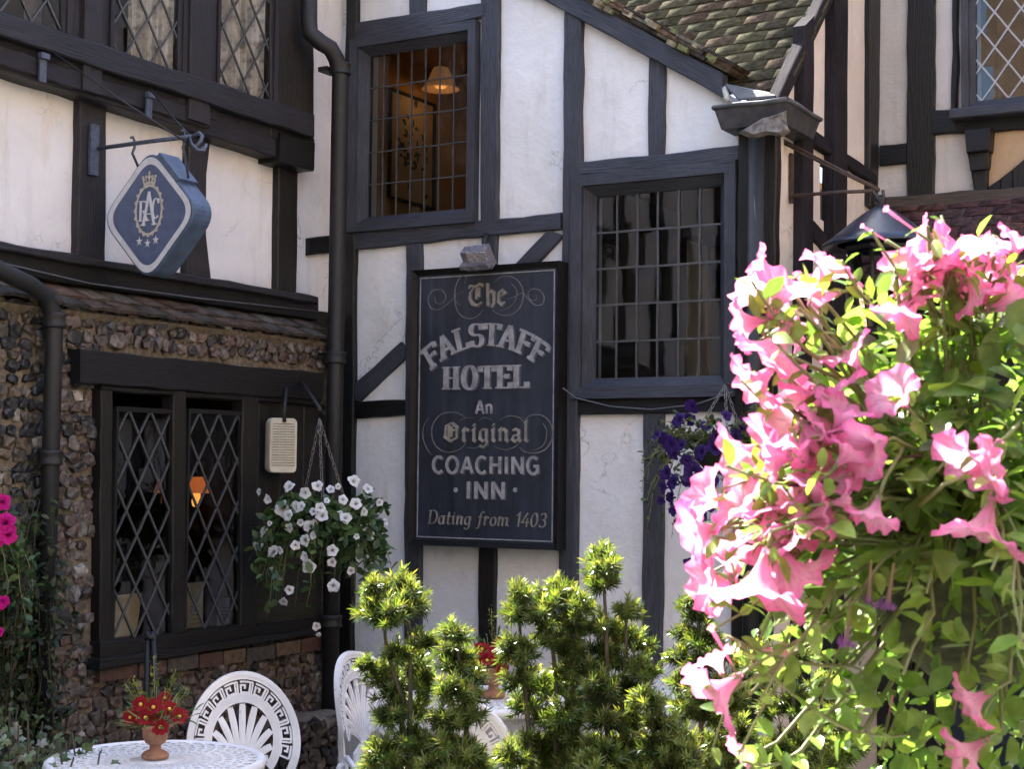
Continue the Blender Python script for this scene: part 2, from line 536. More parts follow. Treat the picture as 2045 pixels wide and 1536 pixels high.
_tim = [0]
def timber_mb(P, quad, thick, base=-0.01, wob=0.005, mb=None, px=True, ch=0.006, seed=None):
    """hewn timber: quad TL TR BR BL in photo pixels (or (t, z)) lying on plane P"""
    mb = mb or MB()
    _tim[0] += 1
    sd_ = _tim[0] * 7.31
    th = thick + (_tim[0] % 9) * 0.0006
    q = [V(P.tz(*p, th)) if px else V(p) for p in quad]
    w_ = 0.5 * ((q[1] - q[0]).length + (q[2] - q[3]).length)
    h_ = 0.5 * ((q[3] - q[0]).length + (q[2] - q[1]).length)
    if w_ > h_: A0, A1, B0, B1 = q[0], q[1], q[3], q[2]
    else: A0, A1, B0, B1 = q[0], q[3], q[1], q[2]
    Ln = max(w_, h_)
    n = max(2, int(Ln / 0.07))
    uo = (sd_ * 3.7) % 50
    rows = []
    wd = min(w_, h_)
    for i in range(n + 1):
        k = i / n
        a = A0.lerp(A1, k); b = B0.lerp(B1, k)
        ax = (b - a).normalized()
        a = a + ax * (noise.noise((k * Ln * 5, sd_, 0)) * wob * 1.6 + noise.noise((k * Ln * 17, sd_, 3)) * wob * 0.5)
        b = b + ax * (noise.noise((k * Ln * 5, sd_, 9)) * wob * 1.6 + noise.noise((k * Ln * 17, sd_, 6)) * wob * 0.5)
        dz = noise.noise((k * Ln * 3, sd_, 20)) * wob * 0.5
        row = []
        for p, o in ((a, base), (a, th - ch + dz), (a + ax * ch, th + dz), (b - ax * ch, th + dz), (b, th - ch + dz), (b, base)):
            row.append(mb.add(P.at(p.x, p.y, o)))
        rows.append((row, k * Ln))
    vs = [-th, 0, 0.006, wd - 0.006, wd, wd + th]
    for i in range(n):
        (r0, u0), (r1, u1) = rows[i], rows[i + 1]
        for j in range(5):
            mb.face((r0[j], r0[j + 1], r1[j + 1], r1[j]),
                    [(u0 + uo, vs[j] + uo), (u0 + uo, vs[j + 1] + uo), (u1 + uo, vs[j + 1] + uo), (u1 + uo, vs[j] + uo)])
    for r in (rows[0][0], rows[-1][0]):
        mb.face(r, [(uo, x + uo) for x in vs])
    return mb

def rect_of(P, quad, off):
    q = [P.tz(*p, off) for p in quad]
    ts = [a for a, b in q]; zs = [b for a, b in q]
    return (0.5 * (ts[0] + ts[3]), 0.5 * (ts[1] + ts[2]), 0.5 * (zs[2] + zs[3]), 0.5 * (zs[0] + zs[1]))

def seg_clip(p, d, r):
    """clip line p + k d to rect (t0,t1,z0,z1)"""
    lo, hi = -1e9, 1e9
    for a in (0, 1):
        mn, mx_ = (r[0], r[1]) if a == 0 else (r[2], r[3])
        if abs(d[a]) < 1e-9:
            if not mn <= p[a] <= mx_: return None
            continue
        k0, k1 = (mn - p[a]) / d[a], (mx_ - p[a]) / d[a]
        if k0 > k1: k0, k1 = k1, k0
        lo, hi = max(lo, k0), min(hi, k1)
    if hi - lo < 0.01 / max(1e-6, math.hypot(*d)): return None
    return ((p[0] + d[0] * lo, p[1] + d[1] * lo), (p[0] + d[0] * hi, p[1] + d[1] * hi))

def lattice(P, r, off, style, sx, sz, wd=0.008, rnd=None, ph=(0, 0)):
    mb = MB()
    rnd = rnd or random.Random(3)
    fn = lambda x, y, z: P.at(x, y, z)
    segs = []
    W_, H_ = r[1] - r[0], r[3] - r[2]
    if style == 'diamond':
        n = int(W_ / sx + H_ / sz) + 3
        for sg in (1, -1):
            for k in range(-n, n + 1):
                s_ = seg_clip((r[0] + (k + ph[0]) * sx, r[2]), (sx, sg * sz), r)
                if s_: segs.append((s_, 0.0 if sg > 0 else 0.0012))
    else:
        nx = max(1, round(W_ / sx)); nz = max(1, round(H_ / sz))
        for i in range(1, nx): segs.append((((r[0] + W_ * i / nx, r[2]), (r[0] + W_ * i / nx, r[3])), 0.0))
        for i in range(1, nz): segs.append((((r[0], r[2] + H_ * i / nz), (r[1], r[2] + H_ * i / nz)), 0.0012))
    for (a, b), dz in segs:
        L_ = math.hypot(b[0] - a[0], b[1] - a[1])
        m_ = max(2, int(L_ / 0.10))
        nx, ny = -(b[1] - a[1]) / L_, (b[0] - a[0]) / L_
        pts = []
        for i in range(m_ + 1):
            k = i / m_
            j = rnd.uniform(-0.0018, 0.0018) if 0 < i < m_ else 0
            pts.append((a[0] + (b[0] - a[0]) * k + nx * j, a[1] + (b[1] - a[1]) * k + ny * j))
        mb.ribbon(pts, wd, fn, off - 0.004, off + 0.004 + dz)
    return mb

def rect_frame(P, outer, inner, z0, z1, zi=None, mb=None):
    """mitred frame between two rects; zi is the height of the inner edge"""
    mb = mb or MB()
    zi = z1 if zi is None else zi
    def ring(r): return [(r[0], r[2]), (r[1], r[2]), (r[1], r[3]), (r[0], r[3])]
    o, i = ring(outer), ring(inner)
    for k in range(4):
        k2 = (k + 1) % 4
        L_ = math.hypot(o[k2][0] - o[k][0], o[k2][1] - o[k][1])
        w_ = 0.08
        uv = [(0 + k * 3, 0), (L_ + k * 3, 0), (L_ + k * 3 - w_, w_), (w_ + k * 3, w_)]
        mb.poly([P.at(*o[k], z1), P.at(*o[k2], z1), P.at(*i[k2], zi), P.at(*i[k], zi)], uv)
        mb.poly([P.at(*o[k2], z1), P.at(*o[k], z1), P.at(*o[k], z0), P.at(*o[k2], z0)], uv)
        mb.poly([P.at(*i[k], zi), P.at(*i[k2], zi), P.at(*i[k2], z0), P.at(*i[k], z0)], uv)
    return mb

def grow(r, a, b=None):
    b = a if b is None else b
    return (r[0] - a, r[1] + a, r[2] - b, r[3] + b)

def window(P, glass_quad, off_glass, off_front, fw, house, style, sx, sz, fmat, lmat, wd=0.008, ph=(0, 0), label=None, steps=2, gm=None):
    """window part (frame mesh) with glass and leading as sub-parts; returns (obj, rect)"""
    r = rect_of(P, glass_quad, off_glass)
    mb = MB()
    if steps == 2:
        rect_frame(P, grow(r, fw), grow(r, fw * 0.45), off_glass - 0.02, off_front, off_front - 0.004, mb)
        rect_frame(P, grow(r, fw * 0.44), r, off_glass - 0.02, off_front - 0.022, off_glass + 0.012, mb)
    else:
        rect_frame(P, grow(r, fw), r, off_glass - 0.02, off_front, off_front - 0.006, mb)
    o = mb.build("window", fmat, house, label)
    panes(P, r, off_glass, sx, sz, int(r[2] * 1000)).build("glass_pane", gm or M['glass'], o)
    lattice(P, r, off_glass + 0.002, style, sx, sz, wd, random.Random(int(r[0] * 1000) + 7), ph).build("leading", lmat, o)
    return o, r

def panes(P, r, off, sx, sz, seed):
    """leaded glass: each quarry sits at a slightly different tilt"""
    rnd = random.Random(seed); mb = MB()
    nx, nz = max(1, round((r[1] - r[0]) / sx)), max(1, round((r[3] - r[2]) / sz))
    for i in range(nx):
        for j in range(nz):
            a, b = r[0] + (r[1] - r[0]) * i / nx, r[0] + (r[1] - r[0]) * (i + 1) / nx
            c, d = r[2] + (r[3] - r[2]) * j / nz, r[2] + (r[3] - r[2]) * (j + 1) / nz
            ta, tb = rnd.gauss(0, .006), rnd.gauss(0, .006)
            f = lambda x, z: P.at(x, z, off + ta * (x - .5 * (a + b)) + tb * (z - .5 * (c + d)))
            mb.poly([f(a, c), f(b, c), f(b, d), f(a, d)])
    return mb

def room(P, t0, t1, z0, z1, depth, near, house, mat, name="interior_wall"):
    """inside of a room behind plane P (five faces)"""
    mb = MB()
    a = -near; b = -near - depth
    c = [(t0, z0), (t1, z0), (t1, z1), (t0, z1)]
    mb.poly([P.at(*q, b) for q in c])
    for i in range(4):
        p, q = c[i], c[(i + 1) % 4]
        mb.poly([P.at(*p, a), P.at(*q, a), P.at(*q, b), P.at(*p, b)])
    return mb.build(name, mat, house)

def tiles(mb, O, U, Vd, Nn, nu, nv, tw, gauge, tl, th, rnd, pal, half=True, keep=None, umax=None, jit=1.0):
    """overlapping clay tiles; O lower-left, U along the course, Vd up the slope"""
    for j in range(nv):
        sh = (0.5 * tw if (j % 2 and half) else 0) + rnd.uniform(-.012, .012)
        for i in range(nu):
            u0 = i * tw + sh + rnd.uniform(-.003, .003); u1 = u0 + tw - 0.004
            v0 = j * gauge + rnd.uniform(-.007, .007)
            if umax is not None:
                if u0 > umax - .03: continue
                u1 = min(u1, umax + rnd.uniform(-.006, .006))
            if keep and not keep(u0, v0): continue
            v1 = v0 + tl
            tilt = rnd.uniform(-.005, .005) * jit
            lift = 0.013 + rnd.uniform(0, .006) * jit
            wv = 0.010 * noise.noise((i * 0.21, j * 0.3, 4))
            c = rnd.choice(pal); k = rnd.uniform(.85, 1.15)
            c = tuple(x * k for x in c)
            def p(u, v, n): return O + U * u + Vd * (v + tilt * (u - u0) / tw) + Nn * (n + wv)
            um = 0.5 * (u0 + u1); cv = 0.006 * (1 if jit == 1.0 else .35)
            b = len(mb.v)
            for (u, bow) in ((u0, 0), (um, cv), (u1, 0)):
                for (v, n) in ((v0, lift + th), (v1, th), (v0, lift), (v1, 0)):
                    mb.v.append(p(u, v, n + bow))
            for s_ in (0, 4):
                mb.face((b + s_, b + s_ + 4, b + s_ + 5, b + s_ + 1), None, c, True)
                mb.face((b + s_, b + s_ + 2, b + s_ + 6, b + s_ + 4), None, tuple(x * .8 for x in c))
            mb.face((b, b + 1, b + 3, b + 2), None, c)
            mb.face((b + 8, b + 10, b + 11, b + 9), None, c)

PAL_MOSS = [tuple(x * .80 for x in c) for c in [(0.092, 0.086, 0.056), (0.082, 0.078, 0.052), (0.105, 0.096, 0.064), (0.105, 0.080, 0.058), (0.076, 0.071, 0.050), (0.095, 0.092, 0.058), (0.110, 0.086, 0.064), (0.085, 0.084, 0.056)]]
PAL_PENT = [(0.075, 0.060, 0.052), (0.085, 0.076, 0.066), (0.06, 0.058, 0.055), (0.095, 0.080, 0.066), (0.085, 0.060, 0.050)]
PAL_DARK = [(0.075, 0.042, 0.042), (0.065, 0.04, 0.042), (0.085, 0.05, 0.045), (0.055, 0.04, 0.042)]

# ================================================================== GROUND
def build_ground():
    m, t, b = base_mat("yard_paving")
    br = t.nodes.new("ShaderNodeTexBrick")
    br.inputs["Color1"].default_value = (0.17, 0.155, 0.13, 1); br.inputs["Color2"].default_value = (0.12, 0.115, 0.10, 1)
    br.inputs["Mortar"].default_value = (0.05, 0.05, 0.04, 1)
    br.inputs["Scale"].default_value = 1.0; br.inputs["Brick Width"].default_value = 0.6; br.inputs["Row Height"].default_value = 0.45
    br.inputs["Mortar Size"].default_value = 0.012
    tc = t.nodes.new("ShaderNodeTexCoord"); t.links.new(tc.outputs["Object"], br.inputs["Vector"])
    n = noise_tex(t, 2.5, 8, 0.65)
    r = ramp(t, n.outputs[0], [(0.3, (0.6,) * 3), (0.7, (1.3,) * 3)])
    t.links.new(mixc(t, 1.0, br.outputs[0], r.outputs[0], 'MULTIPLY'), b.inputs["Base Color"])
    b.inputs["Roughness"].default_value = 0.85
    bump(t, b, n.outputs[0], 0.4, 0.02)
    mb = MB()
    mb.poly([(-400, -400, 0), (400, -400, 0), (400, 400, 0), (-400, 400, 0)])
    o = mb.build("ground", m)
    o["kind"] = "structure"
build_ground()

# ================================================================== GABLED WING (middle)
H_LEFT = 4.42                                                  # eaves of the left house
gh = thing("gabled_house", "white gabled wing with blue-black timbers and a raking tiled verge, carrying the inn board", "house", tuple(MP.at(1.2, 0)))
ra, rb = MP.tz(1100, 7, 0.03), MP.tz(1443, 193, 0.03)          # underside of raking beam
SL = (rb[1] - ra[1]) / (rb[0] - ra[0])
def rake_z(t): return ra[1] + SL * (t - ra[0])

def T(house, P, quad, thick, name, mat, **k):
    return timber_mb(P, quad, thick, **k).build(name, mat, house)

def build_gabled():
    up = [(741, 112), (937, 84), (934, 419), (737, 432)]
    bg_ = [(1193, 392), (1443, 374), (1439, 750), (1192, 756)]
    o1, r1 = window(MP, up, -0.03, 0.055, 0.088, gh, 'rect', 0.092, 0.175, M['timber'], M['lead'], 0.007)
    o2, r2 = window(MP, bg_, -0.03, 0.06, 0.105, gh, 'rect', 0.105, 0.185, M['timber'], M['lead'], 0.010)
    h1, h2 = grow(r1, 0.03), grow(r2, 0.03)
    half = (-SL, 1.0, ra[1] - SL * ra[0] + 0.03)
    wall_mesh(MP, 0.0, T_END, 0.0, 6.4, (h1, h2), half).build("plaster_wall", M['plaster'], gh)
    # pieces of dried paint on the sill of the upper window
    tm = M['timber']
    T(gh, MP, [(690, -30), (712, -30), (700, 1420), (668, 1420)], 0.035, "corner_post", M['black'])
    T(gh, MP, [(709, 44), (966, 3), (966, 30), (709, 92)], 0.035, "beam", tm)
    T(gh, MP, [(817, -60), (850, -60), (848, 28), (816, 34)], 0.022, "stud", tm)
    T(gh, MP, [(960, -120), (997, -120), (991, 445), (957, 448)], 0.030, "stud", tm)
    T(gh, MP, [(698, 463), (1119, 424), (1119, 457), (697, 499)], 0.028, "beam", tm)
    T(gh, MP, [(1126, 18), (1160, 28), (1146, 1420), (1112, 1420)], 0.040, "post", tm)
    T(gh, MP, [(1295, 112), (1327, 130), (1325, 312), (1293, 315)], 0.022, "stud", tm)
    T(gh, MP, [(1152, 325), (1480, 288), (1480, 318), (1150, 352)], 0.032, "beam", tm)
    T(gh, MP, [(1474, 265), (1551, 262), (1535, 1420), (1458, 1420)], 0.050, "corner_post", M['black'])
    T(gh, MP, [(1138, 793), (1475, 787), (1475, 822), (1138, 829)], 0.034, "beam", M['black'])
    T(gh, MP, [(697, 802), (812, 797), (812, 830), (697, 837)], 0.026, "beam", M['black'])
    T(gh, MP, [(1284, 822), (1325, 820), (1319, 1420), (1279, 1420)], 0.026, "stud", tm)
    T(gh, MP, [(810, 488), (839, 486), (838, 1420), (804, 1420)], 0.030, "stud", tm)
    T(gh, MP, [(955, 1090), (988, 1090), (984, 1420), (952, 1420)], 0.026, "stud", M['black'])
    T(gh, MP, [(962, 455), (991, 452), (990, 540), (962, 540)], 0.021, "stud", tm)
    T(gh, MP, [(1094, 458), (1125, 470), (1055, 545), (1010, 545)], 0.019, "brace", tm)
    T(gh, MP, [(800, 683), (818, 706), (716, 804), (692, 780)], 0.020, "brace", tm)
    T(gh, MP, [(690, 1385), (1480, 1372), (1480, 1430), (690, 1440)], 0.045, "sill_beam", M['black'])
    # raking beam under the verge
    t0, t1 = -0.15, MP.tz(1452, 190)[0]
    T(gh, MP, [(t0, rake_z(t0) + 0.115), (t1, rake_z(t1) + 0.115), (t1, rake_z(t1)), (t0, rake_z(t0))], 0.060, "raking_beam", tm, px=False)
    # roof slope that runs edge-on behind the rake, with ragged tile-and-mortar verge
    mb = MB(); rnd = random.Random(5)
    dv = V((1, 0)); Ud = (MP.D + V((0, 0, SL))).normalized(); Nn = (V((0, 0, 1)) - MP.D * SL).normalized()
    O = MP.at(t0, rake_z(t0) + 0.125, 0.075)
    Ln = (t1 - t0) * math.hypot(1, SL)
    k = 0.0
    while k < Ln:
        l_ = rnd.uniform(0.09, 0.17)
        for lay in range(3):
            h = 0.012 + lay * 0.019
            c = rnd.choice([(0.07, 0.06, 0.045), (0.10, 0.085, 0.06), (0.16, 0.15, 0.12), (0.05, 0.04, 0.035), (0.12, 0.08, 0.055)])
            d_ = rnd.uniform(-.018, .016)
            a = O + Ud * (k + rnd.uniform(-.02, .02)) + Nn * h + MP.N * d_
            mb.box(a + Ud * l_ * .5 - MP.N * 0.10, Ud * (l_ * .5 + 0.012), MP.N * 0.10, Nn * rnd.uniform(.006, .011) + Ud * rnd.uniform(-.004, .004), c)
        k += l_
    for i in range(60):
        a = O + Ud * rnd.uniform(0.3, Ln) + Nn * rnd.uniform(-0.004, 0.06) + MP.N * rnd.uniform(-.01, .012)
        c = rnd.choice([(0.30, 0.27, 0.19), (0.22, 0.19, 0.12), (0.14, 0.15, 0.07)])
        r_ = rnd.uniform(.008, .02)
        mb.box(a, Ud * r_ * 1.5, MP.N * r_, Nn * r_ * .7, c)
    mb.build("verge", M['tile'], gh)
    mb = MB()
    A = O + Nn * 0.0; B_ = A + Ud * Ln
    bk = -MP.N * 2.2
    mb.hexa([A - MP.N * 0.03, B_ - MP.N * 0.03, B_ - MP.N * 0.22, A + bk, A - MP.N * 0.03 + Nn * .05, B_ - MP.N * 0.03 + Nn * .05, B_ - MP.N * .22 + Nn * .05, A + bk + Nn * .05], (0.10, 0.09, 0.06))
    mb.build("roof", M['tile'], gh)
    # main tiled slope seen above the rake, running up beside the return wall
    mb = MB(); rnd = random.Random(8)
    s0, zr0 = R1.tz(1556, 184)
    s1, zr1 = R1.tz(1641, 0)
    pit = math.atan2(zr1 - zr0, s1 - s0)
    Vd = LD * math.cos(pit) + V((0, 0, math.sin(pit)))
    Nr = -LD * math.sin(pit) + V((0, 0, math.cos(pit)))
    O2 = R1.at(s0, zr0) + Vd * 0.0 - MD * 2.60
    tiles(mb, O2, MD, Vd, Nr, int(2.6 / 0.165) + 2, 27, 0.165, 0.098, 0.24, 0.010, rnd, PAL_MOSS, umax=2.655, jit=.6,
          keep=lambda u, v: (O2 + Vd * (v + .25)).z > rake_z(T_END - 2.62 + u + .1))
    # underlay cut off along the valley
    uv_ = max(0.0, 2.62 - (T_END - (ra[0] + (zr0 - ra[1]) / SL)))
    q = [O2 + MD * 2.60, O2 + MD * 2.60 + Vd * 2.75, O2 + MD * 0.2 + Vd * 2.75, O2 + MD * (uv_ + .1)]
    mb.hexa([p - Nr * .06 for p in q] + [p - Nr * .01 for p in q], (0.04, 0.035, 0.03))
    mb.build("tiled_roof", M['tile'], gh)
    # room behind upper window
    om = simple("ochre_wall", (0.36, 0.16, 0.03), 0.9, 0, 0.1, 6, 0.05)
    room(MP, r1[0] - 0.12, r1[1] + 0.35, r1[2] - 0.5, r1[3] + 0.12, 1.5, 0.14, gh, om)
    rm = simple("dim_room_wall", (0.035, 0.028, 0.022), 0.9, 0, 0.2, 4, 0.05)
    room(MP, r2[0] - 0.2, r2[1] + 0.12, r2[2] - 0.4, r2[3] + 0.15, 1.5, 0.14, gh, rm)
    # timber posts and pale plaster inside the lower room
    pm = simple("inner_plaster", (0.26, 0.24, 0.21), 0.9, 0, 0.1, 6, 0.05)
    for i, (ta, tb, zt, of) in enumerate(((0.10, 0.26, 0.15, -1.0), (0.42, 0.60, 0.34, -1.15), (0.68, 0.84, 0.42, -1.2))):
        mb = MB()
        x0, x1 = r2[0] + ta * 0.78 - .02, r2[0] + tb * 0.78 - .02
        z1 = r2[3] - zt * 0.3
        mb.hexa([MP.at(x0, r2[2] - .4, of), MP.at(x1, r2[2] - .4, of), MP.at(x1, r2[2] - .4, of - .05), MP.at(x0, r2[2] - .4, of - .05),
                 MP.at(x0, z1 + .06, of), MP.at(x1, z1 - .06, of), MP.at(x1, z1 - .06, of - .05), MP.at(x0, z1 + .06, of - .05)])
        mb.build("inner_wall_panel", pm, gh)
    mb = MB()
    mb.hexa([MP.at(r2[1] - .36, r2[3] - .30, -1.1), MP.at(r2[1] + .1, r2[3] - .52, -1.1), MP.at(r2[1] + .1, r2[3] - .52, -1.2), MP.at(r2[1] - .36, r2[3] - .30, -1.2),
             MP.at(r2[1] - .36, r2[3] + .2, -1.1), MP.at(r2[1] + .1, r2[3] + .2, -1.1), MP.at(r2[1] + .1, r2[3] + .2, -1.2), MP.at(r2[1] - .36, r2[3] + .2, -1.2)])
    mb.build("inner_wall_panel", om, gh)
    # downpipe in front of the right corner post, and the broken lead hopper above it
    mb = MB()
    hp = 0.13
    c = MP.tz(1512, 262, hp)
    cb = MP.tz(1494, 1400, hp)
    mb.tube([MP.at(c[0], c[1] + .05, hp), MP.at(cb[0], 0.02, hp)], 0.038, 14)
    dp = mb.build("drainpipe", M['iron'], gh)
    off = 0.20
    ta, za = MP.tz(1425, 222, off); tb, zb = MP.tz(1571, 190, off)
    z = 0.5 * (za + zb)
    RP = Plane(MP.at(tb, 0, off), LD, MD)
    dl = RP.tz(1639, 230)[0]
    zbt = z - (MP.tz(1439, 268, off)[1] - MP.tz(1425, 222, off)[1]) * -1.0
    hgt = .88 * abs(MP.tz(1439, 268, off)[1] - MP.tz(1425, 222, off)[1])
    Oq = MP.at(ta, z, off); X = MD * (tb - ta); Y = LD * dl
    mb = MB()
    top = [Oq, Oq + X, Oq + X + Y, Oq + Y]
    cen = Oq + X * .5 + Y * .5
    dn = V((0, 0, -hgt))
    bot = [cen + (p - cen) * 0.86 + dn for p in top]
    inn = [cen + (p - cen) * 0.90 for p in top]
    ib = [cen + (p - cen) * 0.78 + dn * .9 for p in top]
    for i in range(4):
        j = (i + 1) % 4
        mb.poly([top[i], bot[i], bot[j], top[j]]); mb.poly([top[i], top[j], inn[j], inn[i]]); mb.poly([inn[i], inn[j], ib[j], ib[i]])
    mb.poly(list(reversed(bot))); mb.poly(ib)
    ho = mb.build("rainwater_hopper", simple("weathered_lead", (0.045, 0.045, 0.05), 0.5, 0.2, 0.6, 14, 0.5), gh)
    mb = MB()
    up_ = V((0, 0, 1))
    for i in range(4):
        j = (i + 1) % 4
        mb.tube([top[i] + up_ * .0, top[i].lerp(top[j], .33) + up_ * .003, top[i].lerp(top[j], .66) - up_ * .003, top[j]], 0.012, 8)
    mb.build("rim", M['leadsheet'], ho)
    # torn lead flap and lump of mortar under the front corner
    mb = MB(); rnd = random.Random(4)
    cn = MP.at(MP.tz(1545, 250, off)[0], MP.tz(1545, 250, off)[1], off)
    pts = [V(p) for p in [(-.17, -.02), (-.05, .035), (.02, .045), (.065, .06), (.07, -.01), (.085, -.04), (.05, -.06), (-.02, -.045), (-.10, -.055)]]
    ring0 = [cn + MD * p.x + V((0, 0, p.y)) + MP.N * 0.012 for p in pts]
    ring1 = [cn + MD * p.x * .8 + V((0, 0, p.y * .75)) + MP.N * rnd.uniform(.03, .05) for p in pts]
    for i in range(len(pts)):
        j = (i + 1) % len(pts)
        mb.poly([ring0[i], ring0[j], ring1[j], ring1[i]])
    mb.poly(ring1)
    mb.build("mortar_lump", simple("old_mortar", (0.14, 0.125, 0.11), 0.95, 0, 0.6, 30, 0.9), ho)
    # lead valley sheet running from the roof down into the hopper
    mb = MB()
    a, b = MP.pt(1448, 166, 0.10), MP.pt(1475, 196, 0.16)
    c_, d_ = R1.pt(1558, 188, 0.0), MP.pt(1545, 190, 0.14)
    for pp in ((a, b, d_, c_),):
        q = list(pp); n_ = V((0, 0, 0.012))
        mb.hexa([x - n_ for x in q] + q)
    mb.build("valley_lead", M['leadsheet'], gh)
    mb = MB()
    mb.tube([MP.pt(1448, 176, .09), MP.pt(1452, 196, .12), MP.pt(1456, 206, .16)], 0.016, 8)
    mb.build("mortar_fillet", simple("pale_mortar", (0.33, 0.31, 0.26), 0.9, 0, 0.5, 30, 0.8), gh)
    return r1, r2
WR_UP, WR_BIG = build_gabled()

# ================================================================== LEFT HOUSE
fh = thing("flint_house", "timber-framed house on the left with flint ground floor, pent strip of tiles and diamond-leaded windows", "house", tuple(LU.at(-1.5, 0)))
TL0 = -9.5
def flint_stones(P, off, regions, rnd, holes, dark_t):
    """rubble facing: jittered field of lumpy stones pressed into mortar"""
    mb = MB()
    ico = []
    # low icosphere
    ph_ = (1 + 5 ** .5) / 2
    vs = [V(v).normalized() for v in [(-1, ph_, 0), (1, ph_, 0), (-1, -ph_, 0), (1, -ph_, 0), (0, -1, ph_), (0, 1, ph_), (0, -1, -ph_), (0, 1, -ph_), (ph_, 0, -1), (ph_, 0, 1), (-ph_, 0, -1), (-ph_, 0, 1)]]
    fs = [(0, 11, 5), (0, 5, 1), (0, 1, 7), (0, 7, 10), (0, 10, 11), (1, 5, 9), (5, 11, 4), (11, 10, 2), (10, 7, 6), (7, 1, 8), (3, 9, 4), (3, 4, 2), (3, 2, 6), (3, 6, 8), (3, 8, 9), (4, 9, 5), (2, 4, 11), (6, 2, 10), (8, 6, 7), (9, 8, 1)]
    cache = {}; vs2 = list(vs); f2 = []
    def mid(a, b):
        k = (min(a, b), max(a, b))
        if k not in cache:
            vs2.append(((vs2[a] + vs2[b]) * .5).normalized()); cache[k] = len(vs2) - 1
        return cache[k]
    for a, b, c in fs:
        ab, bc, ca = mid(a, b), mid(b, c), mid(c, a)
        f2 += [(a, ab, ca), (b, bc, ab), (c, ca, bc), (ab, bc, ca)]
    for (t0, t1, z0, z1) in regions:
        z = z0; row = 0
        while z < z1:
            hh = rnd.uniform(.042, .060)
            t = t0 + (row % 2) * .03
            while t < t1:
                ww = rnd.uniform(.042, .088)
                ct, cz = t + ww * .5, z + hh * .5 + rnd.uniform(-.010, .010)
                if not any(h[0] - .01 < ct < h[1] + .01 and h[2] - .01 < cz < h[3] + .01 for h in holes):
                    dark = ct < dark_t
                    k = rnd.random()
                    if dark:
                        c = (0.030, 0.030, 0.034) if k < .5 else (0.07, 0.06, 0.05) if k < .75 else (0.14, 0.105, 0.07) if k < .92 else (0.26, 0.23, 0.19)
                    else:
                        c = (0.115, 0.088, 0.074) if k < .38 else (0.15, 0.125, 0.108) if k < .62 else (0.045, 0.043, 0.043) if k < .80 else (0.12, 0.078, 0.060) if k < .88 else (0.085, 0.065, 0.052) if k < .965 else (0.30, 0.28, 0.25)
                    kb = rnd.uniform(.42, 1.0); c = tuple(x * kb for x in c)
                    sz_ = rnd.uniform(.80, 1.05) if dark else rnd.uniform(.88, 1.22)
                    a_ = rnd.uniform(-.5, .5)
                    X = P.D * math.cos(a_) + V((0, 0, math.sin(a_))); Z = P.D * -math.sin(a_) + V((0, 0, math.cos(a_)))
                    sx, sz2, sy = ww * .52 * sz_, hh * .54 * sz_ * rnd.uniform(.85, 1.2), rnd.uniform(.016, .034)
                    b = len(mb.v); sd_ = rnd.uniform(0, 99)
                    cpos = P.at(ct, cz, off + rnd.uniform(-.006, .004))
                    for v in vs2:
                        d = 1 + 0.55 * noise.noise(v * 1.3 + V((sd_, 0, 0)))
                        e = V((max(-.8, min(.8, v.x * 1.15)), max(-.75, min(.75, v.y * 1.1)), max(-.8, min(.8, v.z * 1.15)))) * d
                        mb.v.append(cpos + X * e.x * sx + P.N * e.y * sy + Z * e.z * sz2)
                    for f in f2:
                        mb.face([b + i for i in f], None, c, rnd.random() < 0.0)
                t += ww + rnd.uniform(-.004, .012)
            z += hh; row += 1
    return mb

